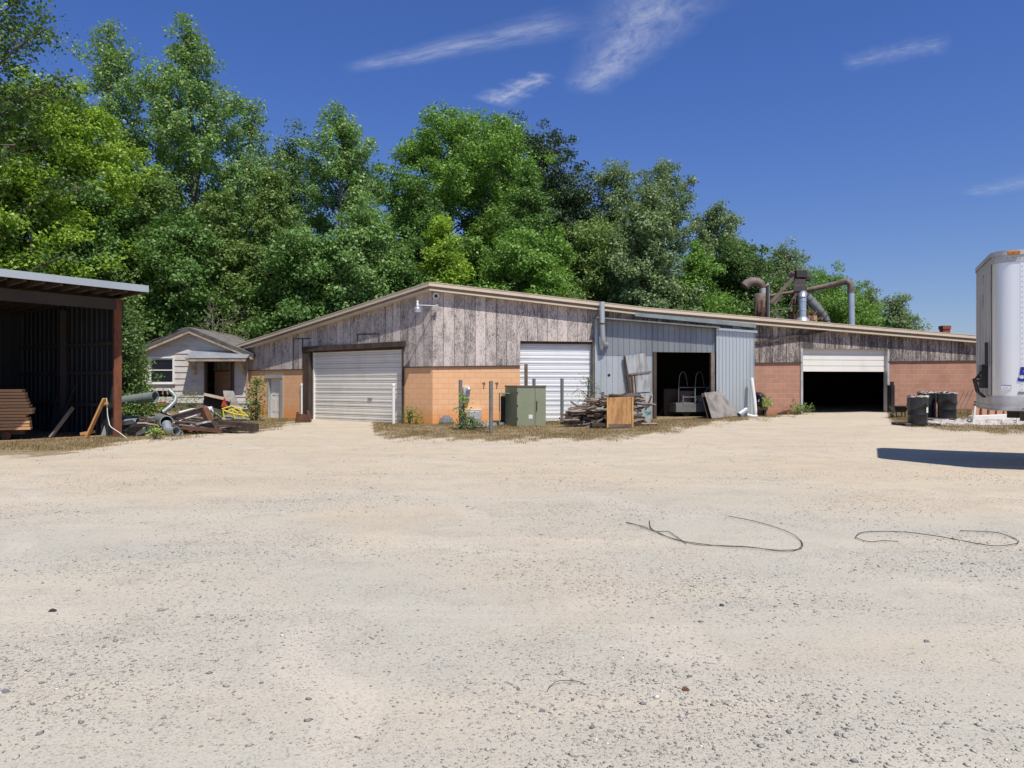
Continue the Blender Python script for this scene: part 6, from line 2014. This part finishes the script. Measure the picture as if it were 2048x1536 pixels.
MID = [
    # the nearer, lower layer behind the buildings
    (40, 330, 36, 120, 'round', 'leaf_lime', 13000, 'low lime green tree behind the pole shed roof', 'lime_green_tree'),
    (190, 400, 40, 90, 'round', 'leaf_bright', 11000, 'mid green tree between the pole shed and the tall poplars', 'broad_tree'),
    (290, 370, 42, 85, 'poplar', 'leaf_olive', 11000, 'olive green pointed tree under the tallest poplar', 'young_tree'),
    (355, 450, 40, 80, 'round', 'leaf_bright', 10000, 'fresh green low tree above the cottage ridge', 'young_tree'),
    (440, 390, 42, 90, 'slim', 'leaf_olive', 12000, 'dusky olive tree right of the cottage ridge', 'young_tree'),
    (540, 340, 43, 90, 'slim', 'leaf_olive', 13000, 'yellowish olive tree behind the left end of the workshop', 'young_tree'),
    (600, 470, 41, 75, 'round', 'leaf_bright', 10000, 'bright low tree over the left slope of the workshop roof', 'young_tree'),
    (730, 430, 42, 85, 'round', 'leaf_poplar', 11000, 'pale green low tree below the middle poplar', 'young_tree'),
    (800, 490, 43, 75, 'slim', 'leaf_bright', 9000, 'bright green sapling just above the workshop corner', 'young_tree'),
    (885, 450, 44, 70, 'slim', 'leaf_lime', 9000, 'yellow green sapling right of the workshop corner', 'young_tree'),
    (965, 480, 52, 85, 'round', 'leaf_dark', 9000, 'shaded dark tree below the big round tree', 'dark_tree'),
    (1030, 480, 45, 85, 'round', 'leaf_oak', 11000, 'deep green low tree under the bright young tree', 'broad_tree'),
    (1110, 470, 47, 75, 'slim', 'leaf_oak', 9000, 'deep green low tree under the lower pine', 'young_tree'),
    (1180, 450, 50, 80, 'round', 'leaf_olive', 10000, 'olive low tree left of the flue pipe', 'broad_tree'),
    (1390, 500, 48, 75, 'slim', 'leaf_oak', 9000, 'deep green low tree right of the lean-to roof', 'young_tree'),
    (1560, 560, 60, 75, 'round', 'leaf_dark', 9000, 'low dark tree between cyclone collector and hopper tower', 'dense_tree'),
    (1690, 590, 66, 70, 'round', 'leaf_oak', 8000, 'low green tree seen under the overhead pipe', 'broad_tree'),
]
for k, (px, top, d, hw, kind, lm, nl_, lab, nm) in enumerate(MID):
    tree_at(px, top, d, hw, kind, lm, int(nl_*Q), 300+k, lab, nm)

# slender trunks and understorey shrubs that nothing tells apart
proto_shrub = []
for k in range(4):
    t_ = make_tree('understorey_shrub', 0, 0, 0, 6.5, 2.4, 'bush', ['leaf_oak', 'leaf_olive', 'leaf_bright', 'leaf_dark'][k], int(15000*Q), 500+k,
                   'leafy shrub in the unbroken green understorey of the woods behind the buildings', 'understorey shrubs of the woods', leaf=.15, clump=1.9, cat='shrub')
    proto_shrub.append(t_)
used = set()
r3 = random.Random(21)
k = 0
for d, y0, y1 in ((41.5, -17, 3), (44.5, -15, 14), (49, -36, 24), (54, -38, 32), (62, 6, 40)):
    xx = y0
    while xx < y1:
        i = k % 4
        o = proto_shrub[i] if i not in used else copy_tree(proto_shrub[i])
        used.add(i)
        px = 1024+F*xx/d
        s = r3.uniform(.75, 1.15)*(1.0 if px < 1150 else .8)
        if px > 1500: s *= .8
        if px > 1750: s *= .7
        o.location = (xx, d+r3.uniform(-1.2, 1.2), .1)
        o.rotation_euler.z = r3.uniform(0, 6.28)
        o.scale = (s*r3.uniform(.9, 1.2), s, s*r3.uniform(.85, 1.2))
        xx += r3.uniform(2.3, 3.6)
        k += 1

# far woods: one mass
rng = np.random.default_rng(77)
n = int(90000*Q)
xs = rng.uniform(-62, 44, n)
ds = rng.uniform(70, 84, n)
pxs = 1024+F*xs/ds
hmax = np.interp(pxs, [-400, 0, 400, 760, 800, 1000, 1200, 1400, 1500, 1600, 1700, 1800, 1840, 1900, 2400], [14, 14, 14, 12, 11, 13, 13, 12, 10, 9, 8, 6, 3.5, 1.5, 1])
hmax = hmax*(1+.13*np.sin(xs*1.1)+.10*np.sin(xs*2.7+1))
zs = hmax*rng.random(n)**.8
me = quads_mesh('far_woods', leaf_quads(np.stack([xs, ds, zs], 1), .62, rng, .2, .75), M_['leaf_dark'])
o = bpy.data.objects.new('far_woods', me); col.objects.link(o)
tag(o, 'dark mass of far woods filling in behind the trees', 'woods', kind='stuff')

# bush between the pole shed and the cottage, vines, dead branches
make_tree('overgrown_bush', P(244, 0, 30).x, 29.6, .1, 5.3, 1.0, 'bush', 'leaf_olive', 12000, 601, 'tall overgrown bush between the pole shed post and the cottage', cat='bush', leaf=.13, clump=1.2)
make_tree('overgrown_bush', P(246, 0, 28).x, 28.2, .1, 4.0, .75, 'bush', 'leaf_dark', 7000, 602, 'darker bush tight behind the rust red post', cat='bush', leaf=.12, clump=1.1)
make_tree('vine_plant', P(272, 0, 32).x, 32.4, .3, 2.3, .4, 'bush', 'leaf_oak', 1500, 603, 'thin vine climbing the left end of the cottage wall', cat='plant', leaf=.11)
def vine(px0, px1, y0, y1, d, n, lm, lab, seed, leaf=.07):
    rng = np.random.default_rng(seed)
    root = thing('ground_vine', P((px0+px1)/2, y1, d), lab, 'plant')
    u = rng.uniform(px0, px1, n); v = y0+(y1-y0)*np.sqrt(rng.random(n)); dd = d+rng.normal(size=n)*.25
    c = np.stack([(u-1024)/F*dd, dd, HC+(768-v)/F*dd], 1)-np.array(root.location)
    me = quads_mesh('foliage', leaf_quads(c, leaf, rng, .3, .7), M_[lm]); o = bpy.data.objects.new('foliage', me); col.objects.link(o); o.parent = root
    b = MB()
    for i in range(14):
        a = c[rng.integers(n)]; e = c[rng.integers(n)]
        if np.linalg.norm(a-e) < 1.3:
            b.tube([V(a)+root.location, (V(a)+V(e))/2+root.location+V((0, 0, .08)), V(e)+root.location], .006, 4)
    b.tube([V(c[0])+root.location, V(c[1])+root.location], .005, 4)
    b.build('stem', M_['dead'], root)
vine(235, 330, 800, 826, 25.6, 900, 'leaf_oak', 'green creeper growing through the pipes of the scrap pile', 21)
vine(310, 415, 790, 822, 26.6, 520, 'leaf_olive', 'sparse creeper on the pale foundation below the cottage window', 22)
vine(355, 405, 768, 800, 32.9, 120, 'leaf_oak', 'thin creeper sprigs on the white lap siding left of the cottage door', 23)
vine(426, 446, 822, 835, 25.5, 260, 'leaf_dark', 'dark green weed below the dark panel at the doorway', 24)
vine(1525, 1545, 792, 812, 29.9, 240, 'leaf_lime', 'bright green weed behind the black fan blower', 25)

def twig_bush(name, px, py, d, n, L, lab, seed, spread=1.0, mat_='dead', up=.4, cat='dead branches', r=.02):
    rng = random.Random(seed)
    base = P(px, py, d)
    b = MB()
    def grow(p, dr, l, r_, dep):
        pts = [p]
        for i in range(3):
            dr = (dr+V((rng.gauss(0, .28), rng.gauss(0, .28), rng.gauss(0, .22)))).normalized()
            pts.append(pts[-1]+dr*l/3)
        b.tube(pts, [r_, r_*.8, r_*.65, r_*.5], 4, False)
        if dep:
            for _ in range(rng.choice((2, 3, 3))):
                q_ = pts[rng.choice((1, 2, 3))]
                grow(q_, (dr+V((rng.gauss(0, .7), rng.gauss(0, .7), rng.gauss(0, .6)))).normalized(), l*rng.uniform(.45, .75), r_*.55, dep-1)
    for i in range(n):
        grow(base, V((rng.gauss(0, spread), rng.gauss(0, .5), up+rng.random())).normalized(), L*rng.uniform(.7, 1.1), r, 3)
    return tag(b.build(name, M_[mat_]), lab, cat)
twig_bush('dead_tree', 425, 735, 37, 4, 2.1, 'bare grey dead branches hanging behind the cottage roof', 3, .8, r=.035)
twig_bush('dead_tree', 470, 720, 38, 5, 1.5, 'brown dry twiggy bush right of the cottage ridge', 5, 1.0, 'dead', .3, r=.02)
twig_bush('dry_weed_stalks', 352, 876, 23.6, 9, .5, 'pale dry weed stalks before the shiny elbow', 9, .25, 'straw', 1.2, 'weed', .008)

# small plants by the buildings
make_tree('shrub', P(513, 0, 31.5).x, 31.5, gzf(-10.4, 31.5), 1.75, .36, 'bush', 'leaf_olive', 900, 611, 'young leafy shrub standing before the narrow side door', cat='shrub', leaf=.105, clump=.8, nlimb=16)
make_tree('weed', G(926, 860).x, G(926, 860).y+.1, gzf(-1.6, 25.5), 1.2, .24, 'bush', 'leaf_lime', 260, 612, 'leafy yellow green weed at the foot of the post left of the meter', cat='weed', leaf=.085, clump=.7, nlimb=12)
make_tree('sapling', P(1176, 0, 28.6).x, 28.6, .15, 1.75, .55, 'loose', 'leaf_olive', 330, 613, 'thin sapling with tiny leaves before the right jamb of the white door', cat='sapling', leaf=.07, clump=.5, nlimb=18)
make_tree('weed', G(790, 850).x+.45, G(790, 850).y+.6, .03, .55, .35, 'bush', 'leaf_oak', 260, 614, 'low weed beside the right white bollard', cat='weed', leaf=.09, clump=.7, nlimb=8)
make_tree('weed', G(1590, 829).x, G(1590, 829).y+.3, .3, .45, .75, 'bush', 'leaf_olive', 800, 615, 'low grassy weed clump at the left jamb of the half open door', cat='weed', leaf=.08, clump=.7, nlimb=10)
make_tree('weed', G(305, 880).x, G(305, 880).y+.2, 0, .28, .28, 'bush', 'leaf_lime', 260, 616, 'small bright green weed at the front of the scrap pile', cat='weed', leaf=.06, clump=.5, nlimb=8)
make_tree('weed', G(944, 860).x, G(944, 860).y, gzf(-1.3, 25), .4, .45, 'bush', 'leaf_dark', 420, 617, 'low dark weed spreading on the broken slab', cat='weed', leaf=.07, clump=.5, nlimb=8)
for (px, py, w, lab) in ((1240, 660, 30, ''),):
    pass

# ------------------------------------------------------------------ weeds, straw, litter, loose gravel
def scatter(n, px0, px1, py0, py1, rng):
    """random ground points, evenly thick as the photo shows the ground"""
    px = rng.uniform(px0, px1, n); py = rng.uniform(py0, py1, n)
    d = F*(HC-.1)/np.maximum(py-768, 8)
    for _ in range(4):
        x = (px-1024)/F*d
        d = np.clip(F*(HC-gz(x, d))/np.maximum(py-768, 8), 2, 60)
    x = (px-1024)/F*d
    return x, d


def blades(name, n, mat_, h0, h1, seed, keep, label, w=.02, boxes=None):
    rng = np.random.default_rng(seed)
    n = int(n)
    x = rng.uniform(-17, 21, n); y = rng.uniform(18, 34, n)
    v = verge(x, y)
    cl_ = .5+.5*np.sin(x*2.3+np.sin(y*1.7)*2)*np.sin(y*2.9+x)
    ok = (rng.random(n) < v*keep(x, y, cl_))
    # not inside the buildings
    inL = ((x-C0.x)*nL.x+(y-C0.y)*nL.y > -.05) | (x > C0.x)
    inR = ((x-C0.x)*nR.x+(y-C0.y)*nR.y > .0) | (x < C0.x)
    s_ = (x-C0.x)*uR.x+(y-C0.y)*uR.y
    lean = (s_ > m0-.1) & (s_ < m2+.1) & ((x-C0.x)*nR.x+(y-C0.y)*nR.y < .62)
    inS = ((x-P0.x)*wS.x+(y-P0.y)*wS.y > .3) & ((x-P0.x)*fS.x+(y-P0.y)*fS.y > -.2)
    inC = (y > HD-.1) & (x < hx1+.1)
    ok &= inL & inR & ~lean & ~inS & ~inC
    x, y = x[ok], y[ok]
    n = len(x)
    z = gz(x, y)
    h = rng.uniform(h0, h1, n)*(.5+cl_[ok])
    a = rng.uniform(0, 6.28, n)
    ln = rng.normal(size=(n, 2))*.45*h[:, None]
    b0 = np.stack([x, y, z-.01], 1)
    sd_ = np.stack([np.cos(a), np.sin(a), np.zeros(n)], 1)*(w*rng.uniform(.5, 1.2, n))[:, None]
    tip = b0+np.stack([ln[:, 0], ln[:, 1], h], 1)
    v4 = np.stack([b0-sd_, b0+sd_, tip+sd_*.25, tip-sd_*.25], 1)
    me = quads_mesh(name, v4, M_[mat_])
    o = bpy.data.objects.new(name, me); col.objects.link(o)
    return tag(o, label, 'grass', kind='stuff')


blades('dry_grass', 330000, 'straw', .02, .075, 41, lambda x, y, c: .25+.75*c, 'short dry straw coloured grass along the foot of the buildings', .007)
blades('green_grass', 170000, 'blade', .02, .075, 42, lambda x, y, c: .12+.55*(1-c)*(1+1.0*(x > 10)), 'patchy green grass mixed into the dry verge', .007)
blades('tall_dry_stalks', 1500, 'straw', .25, .6, 43, lambda x, y, c: .8*(x > -5)*(x < 6)*(y > 25), 'sparse tall dead stalks near the green cabinet', .004)
rng = np.random.default_rng(55)
n = 26000
x = rng.uniform(-17, 21, n); y = rng.uniform(18, 33, n)
v = verge(x, y); ok = rng.random(n) < v*np.where(x < -6, .9, .5)
x, y = x[ok], y[ok]
c = np.stack([x, y, gz(x, y)+.008+.01*rng.random(len(x))], 1)
me = quads_mesh('leaf_litter', leaf_quads(c, .055, rng, 2.2, .6), M_['litter']); o = bpy.data.objects.new('leaf_litter', me); col.objects.link(o)
tag(o, 'brown and bleached dead leaves scattered over the verge', 'leaves', kind='stuff')


def gravel(name, n, d0, d1, r0, r1, mats, seed, label, patchy=.6):
    rng = np.random.default_rng(seed)
    y = d0+(d1-d0)*rng.random(n)**1.15
    x = (rng.random(n)*2-1)*(y*.72+.3)
    pn = (np.sin(x*1.7+.6*np.sin(y*1.1+seed))+np.sin(y*2.1+1.4*np.sin(x*.8))+np.sin((x*.5+y)*3.3+seed)*.6)/2.6
    ok = rng.random(n) < np.clip(.30+patchy*pn*1.3, .03, 1)
    x, y = x[ok], y[ok]; n = len(x)
    r = r0+(r1-r0)*rng.random(n)**3.2
    # a squashed octahedron each
    base = np.array([(1, 0, 0), (.3, .95, 0), (-.8, .55, 0), (-.75, -.6, 0), (.35, -.9, 0), (.15, .1, .8), (-.1, -.1, -.5)])
    fac = np.array([(0, 1, 5), (1, 2, 5), (2, 3, 5), (3, 4, 5), (4, 0, 5), (1, 0, 6), (2, 1, 6), (3, 2, 6), (4, 3, 6), (0, 4, 6)])
    a = rng.uniform(0, 6.28, n)
    jit = 1+rng.normal(size=(n, 7, 1))*.18
    B_ = base[None]*jit*np.stack([rng.uniform(.8, 1.4, n), rng.uniform(.6, 1.0, n), rng.uniform(.45, .9, n)], 1)[:, None, :]
    ca_, sa = np.cos(a)[:, None], np.sin(a)[:, None]
    X = (B_[:, :, 0]*ca_-B_[:, :, 1]*sa)*r[:, None]+x[:, None]
    Y = (B_[:, :, 0]*sa+B_[:, :, 1]*ca_)*r[:, None]+y[:, None]
    Z = B_[:, :, 2]*r[:, None]+(gz(x, y)+r*.12)[:, None]
    vs = np.stack([X, Y, Z], -1).reshape(-1, 3)
    fs = (fac[None]+(np.arange(n)*7)[:, None, None]).reshape(-1, 3)
    me = bpy.data.meshes.new(name)
    me.vertices.add(len(vs)); me.vertices.foreach_set('co', vs.reshape(-1).astype(np.float32))
    me.loops.add(len(fs)*3); me.loops.foreach_set('vertex_index', fs.reshape(-1).astype(np.int32))
    me.polygons.add(len(fs)); me.polygons.foreach_set('loop_start', np.arange(0, len(fs)*3, 3, dtype=np.int32)); me.polygons.foreach_set('loop_total', np.full(len(fs), 3, dtype=np.int32))
    me.materials.append(M_[mats]); me.update(calc_edges=True)
    o = bpy.data.objects.new(name, me); col.objects.link(o)
    return tag(o, label, 'gravel', kind='stuff')


def pebble_mat():
    m, n, b = mat('gravel_pebble')
    g = n.new('ShaderNodeNewGeometry')
    r = g.outputs['Random Per Island']
    r2_ = n.white(n.math('MULTIPLY', r, 91.7))
    c = n.mix(n.sstep(r, .0, .75), (0.20, 0.197, 0.19), (0.47, 0.44, 0.38))
    c = n.mix(n.math('GREATER_THAN', r2_, .965), c, (.66, .63, .57))
    c = n.mix(n.math('LESS_THAN', r2_, .04), c, (.30, .23, .18))
    n.put(b.inputs['Base Color'], c)
    b.inputs['Roughness'].default_value = .9
    b.inputs['Specular IOR Level'].default_value = .15
    return m


M_['pebble'] = pebble_mat()
gravel('fine_gravel', 150000, 2.6, 14, .003, .011, 'pebble', 5, 'fine loose gravel scattered over the lot')
gravel('coarse_gravel', 15000, 2.6, 22, .007, .020, 'pebble', 6, 'coarser grey gravel gathered in patches on the lot', .8)

# illegible stencil marks on the face of the lumber pile
front = bpy.data.objects['sawn_board.%03d' % 9]
fm = front.matrix_basis.inverted()
b = MB()
for x, y, w in ((6, 793, 5), (11, 792, 2), (16, 792, 3), (20, 793, 4), (8, 806, 3), (13, 806, 3), (25, 804, 2), (29, 805, 1.5), (32, 804, 2), (35, 805, 1.5), (12, 816, 6)):
    p = onplane(x, y, ls-lnor*.125, lnor)
    e = onplane(x+w*.5, y+3.0, ls-lnor*.125, lnor)
    b.beam(p, e, .012, .02, lnor)
b.v = [tuple(fm @ V(p)) for p in b.v]
sm_ = b.build('stencil_mark', M_['dark_steel'], origin=(0, 0, 0))
sm_.parent = front
